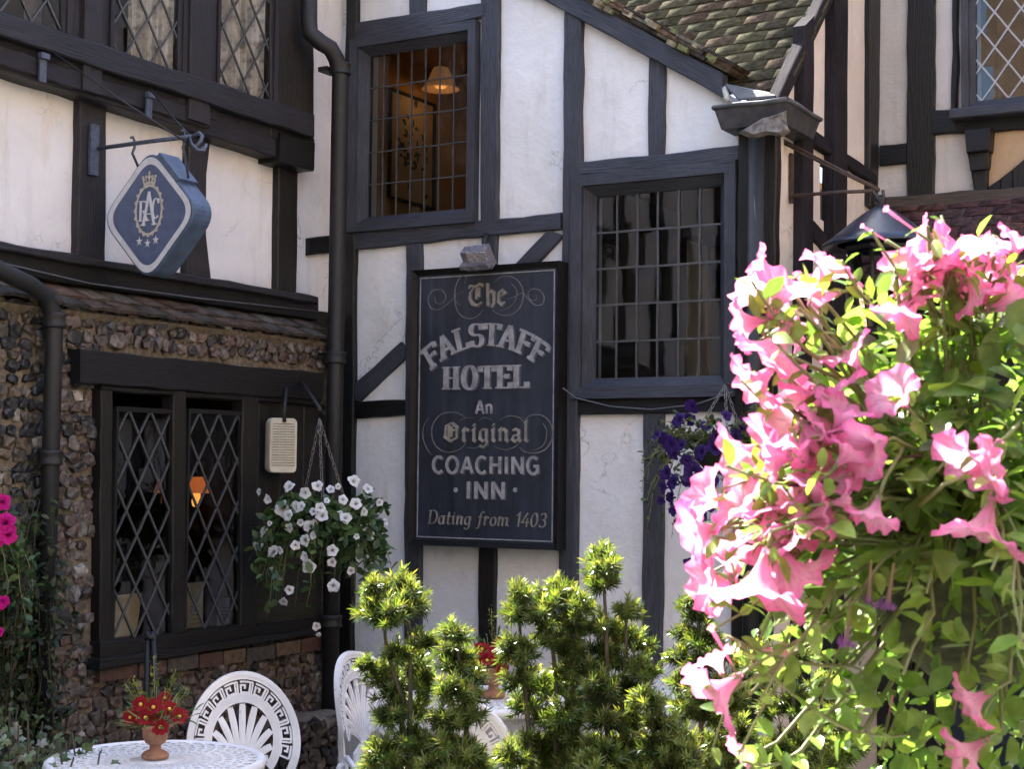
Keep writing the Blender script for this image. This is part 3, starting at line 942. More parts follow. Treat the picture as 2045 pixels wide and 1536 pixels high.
def build_flint():
    TE = LL.tz(654, 900)[0]
    tl = M['timber_l']
    # lower windows: positions first
    g1 = [(229, 822), (346, 826), (344, 1264), (227, 1279)]
    g2 = [(373, 826), (484, 829), (478, 1246), (372, 1260)]
    off = 0.02
    def pl(quad): return rect_of(LL, quad, off)
    fr = rect_of(LL, [(203, 765), (640, 800), (628, 1268), (200, 1335)], 0.05)
    hole = (fr[0] + .02, fr[1] - .02, fr[2] + .02, fr[3] - .02)
    # pent strip height
    ztop = .5 * (LL.tz(140, 612)[1] + LL.tz(648, 698)[1])
    wall_mesh(LL, TL0, TE, 0.0, ztop, (hole,), None, 0.0, 0.19).build("flint_wall", M['mortar'], fh)
    rnd = random.Random(21)
    dpt = LL.tz(118, 800)[0]
    tmin = LL.tz(-60, 800)[0]
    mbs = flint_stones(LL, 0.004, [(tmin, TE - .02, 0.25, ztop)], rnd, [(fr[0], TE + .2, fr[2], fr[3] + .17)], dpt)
    mbs.build("flint_facing", M['flint'], fh)
    # pent tiles
    r0 = rect_of(LL, [(100, 596), (650, 690), (650, 692), (100, 598)], 0.05)
    mb = MB()
    out, up_ = 0.045, V((0, 0, 1))
    sl = (-MD * (LLO + out) + up_ * 0.125)
    Vd = sl.normalized(); Nn = (MD * 0.125 + up_ * (LLO + out)).normalized()
    O = LL.at(TE - 3.60, ztop + 0.004, out)
    tiles(mb, O, LD, Vd, Nn, int(3.58 / .17), 2, 0.17, 0.105, 0.20, 0.014, random.Random(3), PAL_PENT)
    mb.build("pent_tiles", M['tile'], fh)
    mb = MB()
    mb.hexa([LL.at(-6, ztop - .03, .0), LL.at(TE, ztop - .03, .0), LL.at(TE, ztop - .03, -LLO), LL.at(-6, ztop - .03, -LLO),
             LL.at(-6, ztop + .005, .035), LL.at(TE, ztop + .005, .035), LL.at(TE, ztop + .10, -LLO + .0), LL.at(-6, ztop + .10, -LLO + .0)])
    mb.build("pent_bed", M['mortar'], fh)
    # upper plaster wall with window openings
    wq = [[(-60, -330), (124, -300), (123, 66), (-60, -2)],
          [(230, -260), (356, -230), (354, 160), (229, 117)],
          [(441, -190), (538, -160), (537, 222), (440, 196)]]
    zeave = H_LEFT
    rects = []
    for q in wq:
        r = rect_of(LU, q, 0.105)
        rects.append((r[0], r[1], r[2], min(r[3], zeave - 0.16)))
    ubot = ztop + 0.12
    holes = [grow(r, 0.02) for r in rects]
    wall_mesh(LU, TL0, 0.0, ubot, zeave, holes).build("plaster_wall", M['plaster_l'], fh)
    # upper windows (bay stands 12 cm forward)
    for i, r in enumerate(rects):
        q = None
        mb = MB()
        rect_frame(LU, grow(r, 0.045), grow(r, 0.02), 0.03, 0.135, 0.13, mb)
        rect_frame(LU, grow(r, 0.021), r, 0.03, 0.122, 0.112, mb)
        o = mb.build("window", tl, fh)
        panes(LU, r, .105, .17, .24, i + 3).build("glass_pane", M['glass'], o)
        lattice(LU, r, 0.107, 'diamond', 0.165, 0.235, 0.0085, random.Random(i + 40), (0.3 * i, 0)).build("leading", M['lead'], o)
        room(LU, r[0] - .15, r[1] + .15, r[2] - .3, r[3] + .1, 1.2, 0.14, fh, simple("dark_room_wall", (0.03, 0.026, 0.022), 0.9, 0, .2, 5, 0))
    # bay timbers (posts between windows, sill beams)
    E = 0.12
    T(fh, LU, [(128, -150), (226, -150), (224, 178), (126, 142)], E, "bay_post", tl)
    T(fh, LU, [(172, -160), (208, -160), (205, 190), (168, 178)], E + .03, "bay_post", tl)
    T(fh, LU, [(360, -150), (437, -150), (433, 240), (357, 210)], E, "bay_post", tl)
    T(fh, LU, [(384, -150), (424, -150), (420, 250), (380, 236)], E + .03, "bay_post", tl)
    T(fh, LU, [(542, -150), (629, -150), (627, 300), (540, 272)], E, "bay_post", M['black'])
    T(fh, LU, [(-400, -110), (628, 228), (628, 275), (-400, -62)], E + .045, "bay_sill", tl)
    T(fh, LU, [(-400, -60), (628, 276), (628, 338), (-400, 10)], E - .01, "bay_beam", tl)
    T(fh, LU, [(560, 262), (629, 284), (627, 342), (558, 322)], E + .02, "bay_beam_end", M['black'])
    T(fh, LU, [(-400, -40), (420, 224), (420, 256), (-400, 12)], E + .012, "bay_rail", tl)
    # posts of the upper floor
    T(fh, LU, [(163, 176), (214, 192), (212, 530), (155, 520)], 0.045, "post", tl)
    mb = MB()
    for qa in ([(380, 250), (425, 265), (414, 345), (377, 345)], [(377, 344), (414, 344), (413, 470), (377, 470)], [(377, 469), (413, 469), (426, 585), (374, 570)]):
        timber_mb(LU, qa, 0.045, mb=mb, wob=0.003)
    mb.build("post", M['timber_l'], fh)
    T(fh, LU, [(558, 300), (596, 310), (593, 610), (554, 600)], 0.040, "post", M['black'])
    T(fh, LU, [(620, 474), (662, 470), (662, 506), (620, 510)], 0.03, "beam_end", M['black'])
    T(fh, LU, [(-500, 402), (636, 598), (636, 640), (-500, 470)], 0.075, "jetty_beam", M['black'])
    T(fh, LU, [(-500, 396), (636, 592), (636, 606), (-500, 416)], 0.115, "jetty_moulding", tl)
    for i in range(9):
        t = LU.tz(-60, 400)[0] - .45 - i * .62
        T(fh, LU, [(t, zeave - .1), (t + .16, zeave - .1), (t + .16, ubot), (t, ubot)], 0.045, "post", tl, px=False)
    # eaves and roof of the left house
    mb = MB()
    zr = zeave
    A0, A1 = LU.at(TL0, zr, .25), LU.at(0.1, zr, .25)
    bk = -MD * 3.2 + V((0, 0, 3.0))
    up = V((0, 0, .06))
    mb.hexa([A0, A1, A1 + bk, A0 + bk, A0 + up, A1 + up, A1 + bk + up, A0 + bk + up], (0.09, 0.07, 0.05))
    mb.build("roof", M['tile'], fh)
    mb = MB()
    B0, B1 = LU.at(TL0, 0, -.2), LU.at(TL0, zr, -.2)
    mb.hexa([LU.at(TL0, 0, -.01), LU.at(TL0, 0, -6), LU.at(TL0 - .2, 0, -6), LU.at(TL0 - .2, 0, -.01),
             LU.at(TL0, zr, -.01), LU.at(TL0, zr + 1.5, -6), LU.at(TL0 - .2, zr + 1.5, -6), LU.at(TL0 - .2, zr, -.01)])
    mb.build("end_wall", M['plaster_l'], fh)
    # ---- ground-floor window set in black joinery
    bk_ = M['black']
    T(fh, LL, [(160, 697), (647, 746), (645, 800), (160, 766)], 0.075, "lintel", bk_)
    T(fh, LL, [(203, 768), (640, 799), (640, 812), (203, 780)], 0.062, "window_head", bk_)
    T(fh, LL, [(203, 776), (226, 778), (224, 1335), (200, 1338)], 0.055, "window_jamb", bk_)
    T(fh, LL, [(347, 780), (373, 782), (371, 1262), (345, 1268)], 0.060, "mullion", bk_)
    T(fh, LL, [(486, 785), (516, 787), (512, 1245), (480, 1250)], 0.060, "mullion", bk_)
    T(fh, LL, [(200, 1283), (512, 1244), (512, 1275), (200, 1336)], 0.058, "window_bottom_rail", bk_)
    T(fh, LL, [(200, 1318), (630, 1254), (628, 1268), (198, 1340)], 0.085, "window_sill", bk_)
    # boarded part beside the corner
    br = rect_of(LL, [(514, 800), (650, 806), (645, 1255), (510, 1262)], 0.03)
    mb = MB()
    n = 3
    for i in range(n):
        a = br[0] + (br[1] - br[0]) * i / n + .003; b = br[0] + (br[1] - br[0]) * (i + 1) / n - .003
        timber_mb(LL, [(a, br[3]), (b, br[3]), (b, br[2] + .38), (a, br[2] + .38)], 0.026, px=False, mb=mb, wob=.001)
    mb.build("boarding", bk_, fh)
    mb = MB()
    timber_mb(LU, [(TE - .05, ztop + .2), (-.001, ztop + .2), (-.001, 0.0), (TE - .05, 0.0)], 0.02, px=False, mb=mb, wob=.001)
    mb.hexa([LL.at(TE - .02, 0, -.001), LL.at(TE + .012, 0, -.001), LL.at(TE + .012, 0, -LLO - .02), LL.at(TE - .02, 0, -LLO - .02),
             LL.at(TE - .02, ztop, -.001), LL.at(TE + .012, ztop, -.001), LL.at(TE + .012, ztop, -LLO - .02), LL.at(TE - .02, ztop, -LLO - .02)])
    mb.build("corner_boarding", bk_, fh)
    mb = MB()
    timber_mb(LL, [(br[0], br[2] + .37), (br[1], br[2] + .37), (br[1], br[2] + .02), (br[0], br[2] + .02)], 0.02, px=False, mb=mb, wob=.001)
    mb.build("lower_panel", wood("olive_panel", (0.022, 0.020, 0.012), .6, .5), fh)
    T(fh, LL, [(510, 1250), (652, 1232), (650, 1262), (508, 1276)], 0.06, "boarding_rail", bk_)
    for q in (g1, g2):
        window(LL, q, 0.036, 0.056, 0.020, fh, 'diamond', 0.135, 0.222, bk_, M['lead'], 0.0095, steps=1)
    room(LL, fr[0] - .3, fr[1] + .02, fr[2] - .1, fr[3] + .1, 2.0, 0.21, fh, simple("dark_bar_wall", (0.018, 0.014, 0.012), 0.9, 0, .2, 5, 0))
    # rough brick edge under the window sill
    mb = MB(); rnd = random.Random(2)
    t = LL.tz(180, 1345)[0]; te = LL.tz(640, 1280)[0]
    zs = fr[2] - 0.035
    while t < te:
        l_ = rnd.uniform(.15, .24)
        c = rnd.choice([(0.075, 0.038, 0.028), (0.09, 0.05, 0.035), (0.07, 0.058, 0.048), (0.11, 0.075, 0.045), (0.05, 0.045, 0.04)])
        mb.box(LL.at(t + l_ * .5, zs - rnd.uniform(.0, .012), .012), LD * (l_ * .5 - .006), MD * .04, V((0, 0, .032)), c)
        t += l_
    mb.build("brick_course", M['flint'], fh)
    # drainpipe near the corner, with collars and swan neck
    def pipe(pts, r, collars, P, name="drainpipe"):
        mb = MB(); mb.tube(pts, r, 14)
        o = mb.build(name, M['iron'], fh)
        for c in collars:
            m2 = MB()
            m2.lathe([(r + .001, -.03), (r + .010, -.03), (r + .014, -.02), (r + .009, -.012), (r + .009, .014), (r + .014, .022), (r + .010, .032), (r + .001, .034)], c, 16)
            m2.box(c - P.N * (r + .03), P.D * .055, P.N * .03, V((0, 0, .012)))
            m2.build("collar", M['iron'], o)
        return o
    o_ = 0.29
    x = LU.tz(672, 600, o_)[0]
    pz = lambda y, px=672: LU.tz(px, y, o_)[1]
    p3 = [LU.pt(618, -120, .20), LU.pt(617, 40, .20), LU.pt(620, 66, .21), LU.pt(640, 84, .25), LU.pt(660, 96, .28), LU.pt(672, 118, o_)]
    xb = x
    p3 += [LU.at(x, pz(150), o_), LU.at(x, pz(700), o_), LU.at(x, 0.0, o_)]
    pipe(p3, 0.044, [LU.at(x, pz(135), o_), LU.at(x, pz(715), o_), LU.at(x, pz(1240), o_)], LU)
    # left drainpipe with elbow
    o2 = 0.085
    x2 = LL.tz(105, 780, o2)[0]
    ps = [LL.pt(-90, 488, .16), LL.pt(0, 540, .14), LL.pt(62, 570, .12), LL.pt(90, 590, .10), LL.pt(104, 620, o2), LL.at(x2, LL.tz(105, 660, o2)[1], o2), LL.at(x2, 0, o2)]
    pipe(ps, 0.036, [LL.at(x2, LL.tz(105, 640, o2)[1], o2), LL.at(x2, LL.tz(104, 915, o2)[1], o2)], LL)
    return rects, fr
RECT_LU, FR_L = build_flint()

# ================================================================== REAR HOUSE (right)
rh = thing("rear_house", "cream and grey plastered house with black studs and a dark tiled pent roof", "house", tuple(R2.at(0.4, 0)))
def build_rear():
    tr = M['timber_r']
    va, vb = R1.tz(1556, 184), R1.tz(1641, 0)
    vm = (vb[1] - va[1]) / (vb[0] - va[0])
    wq = rect_of(R1, [(1630, 318), (1664, 340), (1664, 452), (1630, 440)], -0.02)
    z_top = 6.6
    wall_mesh(R1, 0.0, S_END, 0.0, z_top, (wq,), (-vm, 1.0, va[1] - vm * va[0] + 0.0), depth=0.06).build("cream_wall", M['cream'], rh)
    T(rh, R1, [(1608, 50), (1627, 30), (1618, 1600), (1596, 1600)], 0.05, "stud", tr)
    T(rh, R1, [(1671, -200), (1696, -200), (1684, 1600), (1660, 1600)], 0.055, "stud", tr)
    T(rh, R1, [(1739, -200), (1762, -200), (1754, 420), (1738, 410)], 0.03, "corner_stud", M['black'])
    T(rh, R1, [(1628, 257), (1752, 347), (1752, 370), (1628, 287)], 0.035, "rail", tr)
    T(rh, R1, [(1664, 330), (1680, 340), (1678, 480), (1662, 470)], 0.04, "window_jamb", tr)
    T(rh, R1, [(1649, 335), (1663, 346), (1662, 448), (1648, 436)], 0.008, "window_frame", wood("pale_wood", (0.30, 0.22, 0.13), .6, .3))
    T(rh, R1, [(1628, 440), (1700, 520), (1690, 545), (1628, 480)], 0.02, "brace", tr)
    T(rh, R1, [(1659, -34), (1680, -34), (1574, 196), (1553, 196)], 0.045, "bargeboard", tr)
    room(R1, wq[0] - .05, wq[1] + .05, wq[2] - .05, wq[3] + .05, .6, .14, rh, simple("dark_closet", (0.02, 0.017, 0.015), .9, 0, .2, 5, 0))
    g = MB(); g.poly([R1.at(wq[0], wq[2], -.05), R1.at(wq[1], wq[2], -.05), R1.at(wq[1], wq[3], -.05), R1.at(wq[0], wq[3], -.05)])
    g.build("small_window", M['glass'], rh)
    # front
    gq = [(1951, -140), (2130, -160), (2130, 188), (1948, 198)]
    bk = M['black']
    r = rect_of(R2, gq, 0.05)
    wall_mesh(R2, 0.0, 5.2, 0.0, z_top, (grow(r, .02),)).build("grey_wall", M['greyplaster'], rh)
    o, r = window(R2, gq, 0.05, 0.10, 0.07, rh, 'diamond', 0.14, 0.19, M['timber'], M['leadlight'], 0.009, ph=(0.2, 0))
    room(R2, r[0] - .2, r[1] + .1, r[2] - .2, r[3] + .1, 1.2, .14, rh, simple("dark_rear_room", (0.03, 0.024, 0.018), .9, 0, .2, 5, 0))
    T(rh, R2, [(1812, -160), (1868, -160), (1864, 392), (1810, 396)], 0.035, "post", bk)
    T(rh, R2, [(1756, 290), (1814, 284), (1814, 325), (1756, 331)], 0.028, "rail", bk)
    T(rh, R2, [(1903, -160), (1914, -160), (1912, 215), (1900, 216)], 0.03, "stud", bk)
    T(rh, R2, [(1862, 220), (2400, 176), (2400, 240), (1862, 268)], 0.04, "beam", bk)
    T(rh, R2, [(1896, 216), (2400, 170), (2400, 190), (1896, 236)], 0.13, "window_sill", M['timber'])
    mb = MB()
    timber_mb(R2, [(1926, 258), (1978, 254), (1974, 300), (1930, 304)], 0.12, mb=mb)
    timber_mb(R2, [(1930, 302), (1974, 298), (1972, 336), (1938, 340)], 0.085, mb=mb)
    timber_mb(R2, [(1938, 338), (1972, 334), (1970, 382), (1946, 384)], 0.055, mb=mb)
    mb.build("console_bracket", bk, rh)
    # tan panel and curved brace right of the bracket
    mb = MB()
    a = [R2.tz(*p, .012) for p in [(1974, 262), (2400, 225), (2400, 345), (1974, 375)]]
    mb.poly([R2.at(p[0], p[1], .012) for p in reversed(a)], [(p[0], p[1]) for p in reversed(a)])
    mb.build("tan_panel", M['tan'], rh)
    mb = MB()
    px_ = [(1974, 372), (1998, 356), (2022, 338), (2050, 314), (2100, 270), (2160, 226)]
    for i in range(len(px_) - 1):
        (x0, y0), (x1, y1) = px_[i], px_[i + 1]
        b = (x1, 384 - (x1 - 1974) * .07); a = (x0, 384 - (x0 - 1974) * .07)
        timber_mb(R2, [(x0, y0), (x1, y1), b, a], 0.034, mb=mb, wob=.001)
    mb.build("curved_brace", bk, rh)
    # moulding and tiled pent roof
    mb = MB()
    za = R2.tz(1760, 396, .05)[1]; zb_ = R2.tz(1760, 422, .06)[1]
    timber_mb(R2, [(-.02, za), (5.2, za), (5.2, zb_), (-.02, zb_)], 0.06, px=False, mb=mb)
    mb.build("moulding", wood("brown_moulding", (0.07, 0.055, 0.045), .7, .4), rh)
    mb = MB()
    zp = R2.tz(1760, 418, .05)[1]
    run, drop = 0.55, 0.50
    Vd = (-R2.N * run + V((0, 0, drop))).normalized(); Nn = (R2.N * drop + V((0, 0, run))).normalized()
    Ls = math.hypot(run, drop)
    O = R2.at(0.02, zp - drop, run + .03)
    tiles(mb, O, R2.D, Vd, Nn, 30, 8, 0.165, 0.095, 0.2, 0.013, random.Random(12), PAL_DARK)
    q = [R2.at(0.02, zp - drop - .03, run), R2.at(5.1, zp - drop - .03, run), R2.at(5.1, zp - .03, 0.02), R2.at(.02, zp - .03, 0.02)]
    mb.hexa([p - V((0, 0, .05)) for p in q] + q, (0.03, 0.025, 0.025))
    mb.build("pent_roof", M['tile'], rh)
    # dark boarded ground floor with blue-black door below the pent roof
    mb = MB()
    for i in range(26):
        timber_mb(R2, [(i * .2 + .003, zp - .2), (i * .2 + .197, zp - .2), (i * .2 + .197, 0.0), (i * .2 + .003, 0.0)], 0.03, px=False, mb=mb, wob=.001)
    mb.build("boarding", bk, rh)
    nav = wood("blue_black_door_paint", (0.018, 0.026, 0.045), .4, .3)
    mb = MB()
    d0 = R2.tz(1900, 1200)[0]
    timber_mb(R2, [(d0, 2.0), (d0 + .8, 2.0), (d0 + .8, 0.02), (d0, 0.02)], 0.06, px=False, mb=mb, wob=.001)
    for (a, b, c, d) in ((.1, .36, 1.15, 1.85), (.44, .7, 1.15, 1.85), (.1, .36, .2, 1.0), (.44, .7, .2, 1.0)):
        rect_frame(R2, (d0 + a, d0 + b, c, d), (d0 + a + .02, d0 + b - .02, c + .02, d - .02), .055, .075, .062, mb)
    mb.build("door", nav, rh)
build_rear()

# ================================================================== HOUSES BEHIND THE CAMERA (seen in the window glass)
def brick_house(name, label, O, D, Nn, L_, H_, seed):
    P = Plane(O, D, Nn)
    root = thing(name, label, "house", tuple(P.at(L_ * .5, 0)))
    rnd = random.Random(seed)
    holes = []
    n = max(2, int(L_ / 2.4))
    for fl in (3.6, 6.2, 9.0):
        if fl + 1.5 > H_: continue
        for i in range(n):
            c = (i + .5) * L_ / n
            holes.append((c - .5, c + .5, fl, fl + 1.35))
    mb = wall_mesh(P, 0, L_, 0, H_, holes, None, 0, .12)
    mb.build("brick_wall", brickmat(name + "_brick", *((0.33, 0.19, 0.10), (0.26, 0.15, 0.085)) ), root)
    mb = MB()  # unseen black boards, added to darken what the lower leaded windows mirror
    for i in range(13):
        mb.hexa([P.at(0, i * .21, .0), P.at(L_, i * .21, .0), P.at(L_, i * .21, .05), P.at(0, i * .21, .05), P.at(0, i * .21 + .20, .0), P.at(L_, i * .21 + .20, .0), P.at(L_, i * .21 + .20, .025), P.at(0, i * .21 + .20, .025)])
    mb.build("added_dark_boarding", M['black'], root)
    wf = simple(name + "_paint", (0.7, 0.68, 0.62), .5)
    for h in holes:
        mb = MB(); rect_frame(P, h, grow(h, -.06), -.1, -.04, None, mb)
        cx, cz = .5 * (h[0] + h[1]), .5 * (h[2] + h[3])
        mb.box(P.at(cx, cz, -.07), P.D * .02, P.N * .02, V((0, 0, h[3] - cz)))
        mb.box(P.at(cx, cz, -.07), P.D * (h[1] - cx), P.N * .019, V((0, 0, .02)))
        o = mb.build("window", wf, root)
        g = MB(); g.poly([P.at(h[0], h[2], -.085), P.at(h[1], h[2], -.085), P.at(h[1], h[3], -.085), P.at(h[0], h[3], -.085)])
        g.build("glass_pane", simple(name + "_pane", (0.02, 0.02, 0.025), .05, 0, 0, 1, 0), o)
    mb = MB()
    A0, A1 = P.at(-.3, H_, .35), P.at(L_ + .3, H_, .35)
    bk = -P.N * 3.5 + V((0, 0, 2.8)); up = V((0, 0, .1))
    mb.hexa([A0, A1, A1 + bk, A0 + bk, A0 + up, A1 + up, A1 + bk + up, A0 + bk + up], (0.12, 0.06, 0.04))
    mb.build("roof", M['tile'], root)
    return root
brick_house("brick_house", "brown brick house across the yard, mirrored in the upper leaded windows of the flint house", LU.at(-8.5, 0, 9.6), LD, -MD, 10.4, 8.4, 1)
brick_house("brick_house", "brown brick house closing the yard behind, mirrored in the leaded window of the rear house", MP.at(-.6, 0, 14.5), MD, LD, 10.0, 12.5, 2)

# ================================================================== LETTERING
def S(*pts): return list(pts)
def bowl(x0, x1, y0, y1, a0, a1, n=14): return arc(.5 * (x0 + x1), .5 * (y0 + y1), .5 * (x1 - x0), .5 * (y1 - y0), a0, a1, n)
# skeletons: (advance width, [strokes], serif list (x, y))
GL = {
 'F': (.62, [S((.14, 0), (.14, 1)), S((.14, .97), (.56, .97)), S((.14, .52), (.42, .52)), S((.56, .99), (.56, .76)), S((.42, .62), (.42, .42))], [(.14, 0), (.14, 1)]),
 'A': (.72, [S((.06, 0), (.34, 1)), S((.32, 1), (.62, 0)), S((.16, .34), (.52, .34))], [(.06, 0), (.62, 0)]),
 'L': (.62, [S((.14, 0), (.14, 1)), S((.14, .03), (.56, .03)), S((.56, .0), (.56, .26))], [(.14, 0), (.14, 1)]),
 'S': (.58, [bowl(.08, .50, .5, 1.0, 20, 260, 16) + bowl(.08, .52, 0, .52, 90, -160, 16)[0:], S((.49, .99), (.49, .72)), S((.08, .02), (.08, .28))], []),
 'T': (.66, [S((.33, 0), (.33, 1)), S((.05, .97), (.61, .97)), S((.05, .99), (.05, .74)), S((.61, .99), (.61, .74))], [(.33, 0)]),
 'H': (.74, [S((.15, 0), (.15, 1)), S((.57, 0), (.57, 1)), S((.15, .5), (.57, .5))], [(.15, 0), (.15, 1), (.57, 0), (.57, 1)]),
 'O': (.70, [bowl(.10, .60, 0.0, 1.0, 90, 450, 28)], []),
 'E': (.62, [S((.14, 0), (.14, 1)), S((.14, .97), (.54, .97)), S((.14, .03), (.57, .03)), S((.14, .52), (.42, .52)), S((.54, .99), (.54, .76)), S((.57, .0), (.57, .26)), S((.42, .62), (.42, .42))], [(.14, 0), (.14, 1)]),
 'R': (.70, [S((.14, 0), (.14, 1)), S((.14, .97), (.34, .97)) + bowl(.14, .54, .5, .97, 80, -90, 10) + S((.14, .5)), S((.32, .5), (.58, 0))], [(.14, 0), (.14, 1), (.58, 0)]),
 'C': (.66, [bowl(.08, .60, 0, 1, 48, 312, 22), S((.54, .98), (.54, .74))], []),
}
GS = {  # sans
 'C': (.70, [bowl(.08, .70, .02, .98, 48, 312, 20)]), 'O': (.80, [bowl(.08, .72, .02, .98, 90, 450, 28)]),
 'A': (.74, [S((.06, 0), (.37, .98)), S((.37, .98), (.68, 0)), S((.17, .32), (.57, .32))]),
 'H': (.74, [S((.12, 0), (.12, 1)), S((.62, 0), (.62, 1)), S((.12, .52), (.62, .52))]),
 'I': (.30, [S((.15, 0), (.15, 1))]), 'N': (.76, [S((.12, 0), (.12, 1)), S((.12, .96), (.64, .04)), S((.64, 0), (.64, 1))]),
 'G': (.78, [bowl(.08, .70, .02, .98, 48, 330, 20), S((.64, .06), (.64, .46)), S((.42, .46), (.70, .46))]),
 'n': (.58, [S((.11, 0), (.11, .66)), bowl(.11, .47, .25, .66, 180, 0, 10) + S((.47, 0))]),
 ' ': (.4, []),
}
GB = {  # broken black-letter
 'T': (.86, [S((.12, .80), (.20, .93), (.40, .86), (.62, .98), (.78, .90)), S((.62, .94), (.36, .84), (.20, .62), (.18, .34), (.30, .10), (.52, .02), (.72, .16)), S((.50, .84), (.48, .30)), S((.60, .82), (.58, .4))]),
 'h': (.50, [S((.10, .98), (.13, .06), (.20, 0)), S((.12, .50), (.28, .64), (.40, .54), (.40, .10), (.30, -.10))]),
 'e': (.46, [S((.36, .12), (.22, .0), (.10, .12), (.10, .52), (.26, .64), (.38, .52), (.12, .32))]),
 'O': (.80, [S((.40, .98), (.16, .82), (.12, .24), (.38, .02), (.66, .20), (.68, .74), (.44, .97)), S((.30, .86), (.30, .16)), S((.30, .52), (.64, .62)), S((.42, .80), (.42, .24))]),
 'r': (.42, [S((.06, .56), (.14, .62), (.14, .08), (.22, 0)), S((.16, .50), (.28, .64), (.38, .56))]),
 'i': (.28, [S((.05, .56), (.14, .62), (.14, .08), (.23, .0)), S((.10, .80), (.20, .92))]),
 'g': (.50, [S((.38, .60), (.22, .64), (.10, .50), (.10, .14), (.22, .02), (.38, .12)), S((.38, .64), (.40, -.14), (.26, -.30), (.08, -.22))]),
 'n': (.54, [S((.04, .56), (.13, .62), (.13, .02)), S((.13, .50), (.30, .64), (.40, .54), (.40, .08), (.49, .0))]),
 'a': (.50, [S((.10, .56), (.24, .64), (.38, .54), (.38, .08), (.47, .0)), S((.38, .34), (.14, .30), (.10, .10), (.20, .0), (.38, .12))]),
 'l': (.28, [S((.06, .94), (.14, 1.0), (.14, .08), (.24, .0))]), ' ': (.3, []),
}
GI = {  # italic script
 'D': (.74, [S((.14, .0), (.14, 1.0)), S((.0, .98), (.3, 1.0)) + bowl(-.04, .66, .02, 1.0, 88, -90, 16) + S((.04, .02))]),
 'a': (.54, [bowl(.06, .40, 0, .60, 60, 400, 16), S((.42, .62), (.40, .08), (.52, .04))]),
 't': (.36, [S((.16, .90), (.14, .1), (.22, 0), (.34, .08)), S((.02, .60), (.32, .60))]),
 'i': (.28, [S((.02, .50), (.12, .62), (.12, .08), (.25, .04)), S((.13, .82), (.15, .86))]),
 'n': (.56, [S((.02, .52), (.11, .62), (.11, 0)), S((.11, .36), (.30, .62), (.42, .54), (.40, .08), (.52, .04))]),
 'g': (.54, [bowl(.06, .40, .02, .60, 60, 400, 16), S((.42, .62), (.40, -.18), (.24, -.34), (.06, -.24))]),
 'f': (.36, [S((.40, .92), (.28, 1.0), (.17, .84), (.14, .0), (.08, -.22), (-.06, -.24)), S((.02, .60), (.32, .60))]),
 'r': (.42, [S((.02, .52), (.11, .62), (.11, 0)), S((.11, .36), (.26, .62), (.38, .54))]),
 'o': (.50, [bowl(.06, .44, 0, .61, 90, 450, 20)]),
 'm': (.86, [S((.02, .52), (.11, .62), (.11, 0)), S((.11, .36), (.28, .62), (.39, .54), (.38, 0)), S((.38, .36), (.56, .62), (.69, .54), (.68, .08), (.80, .04))]),
 '1': (.36, [S((.04, .76), (.22, .98), (.22, 0))]), '4': (.56, [S((.36, .98), (.04, .30), (.54, .30)), S((.40, .60), (.38, -.02))]),
 '0': (.56, [bowl(.06, .48, 0, .98, 90, 450, 22)]),
 '3': (.52, [bowl(.06, .44, .50, .98, 150, -80, 12) + bowl(.02, .46, 0, .52, 85, -150, 14)]), ' ': (.36, []),
}
def text_width(txt, G, gap): return sum(G[c][0] + gap for c in txt) - gap
def write(mb, fn, txt, G, x0, x1, y0, y1, zb, zf, thick, thin, nib=0.0, gap=.06, shear=0.0, serif=0.0, warp=None):
    """lay txt in a box; thick/thin are stroke widths in em across/along the nib"""
    tw = text_width(txt, G, gap)
    sx = (x1 - x0) / tw; sy = y1 - y0
    ca, sa = math.cos(rad(nib)), math.sin(rad(nib))
    x = 0.0; kk = 0
    em = 0.5 * (sx + sy)
    for ch in txt:
        g = G[ch]
        strokes = list(g[1])
        if serif and len(g) > 2:
            for (a, b) in g[2]:
                yy = b + (.03 if b < .5 else -.03)
                strokes.append(S((a - serif, yy), (a + serif, yy)))
        for st in strokes:
            P = []
            for i in range(len(st) - 1):
                n = max(1, int(math.hypot(st[i + 1][0] - st[i][0], st[i + 1][1] - st[i][1]) / .12))
                for k in range(n):
                    P.append((st[i][0] + (st[i + 1][0] - st[i][0]) * k / n, st[i][1] + (st[i + 1][1] - st[i][1]) * k / n))
            P.append(st[-1])
            pts = []
            for (a, b) in P:
                u, v = x0 + (x + a) * sx + shear * b * sy, y0 + b * sy
                if warp: u, v = warp(u, v)
                pts.append((u, v))
            def wf(k, nx, ny):
                a = nx * ca + ny * sa; b = -nx * sa + ny * ca
                return em * math.sqrt((thick * a) ** 2 + (thin * b) ** 2)
            mb.ribbon(pts, wf, fn, zb, zf + (kk % 11) * 0.00012)
            kk += 1
        x += g[0] + gap

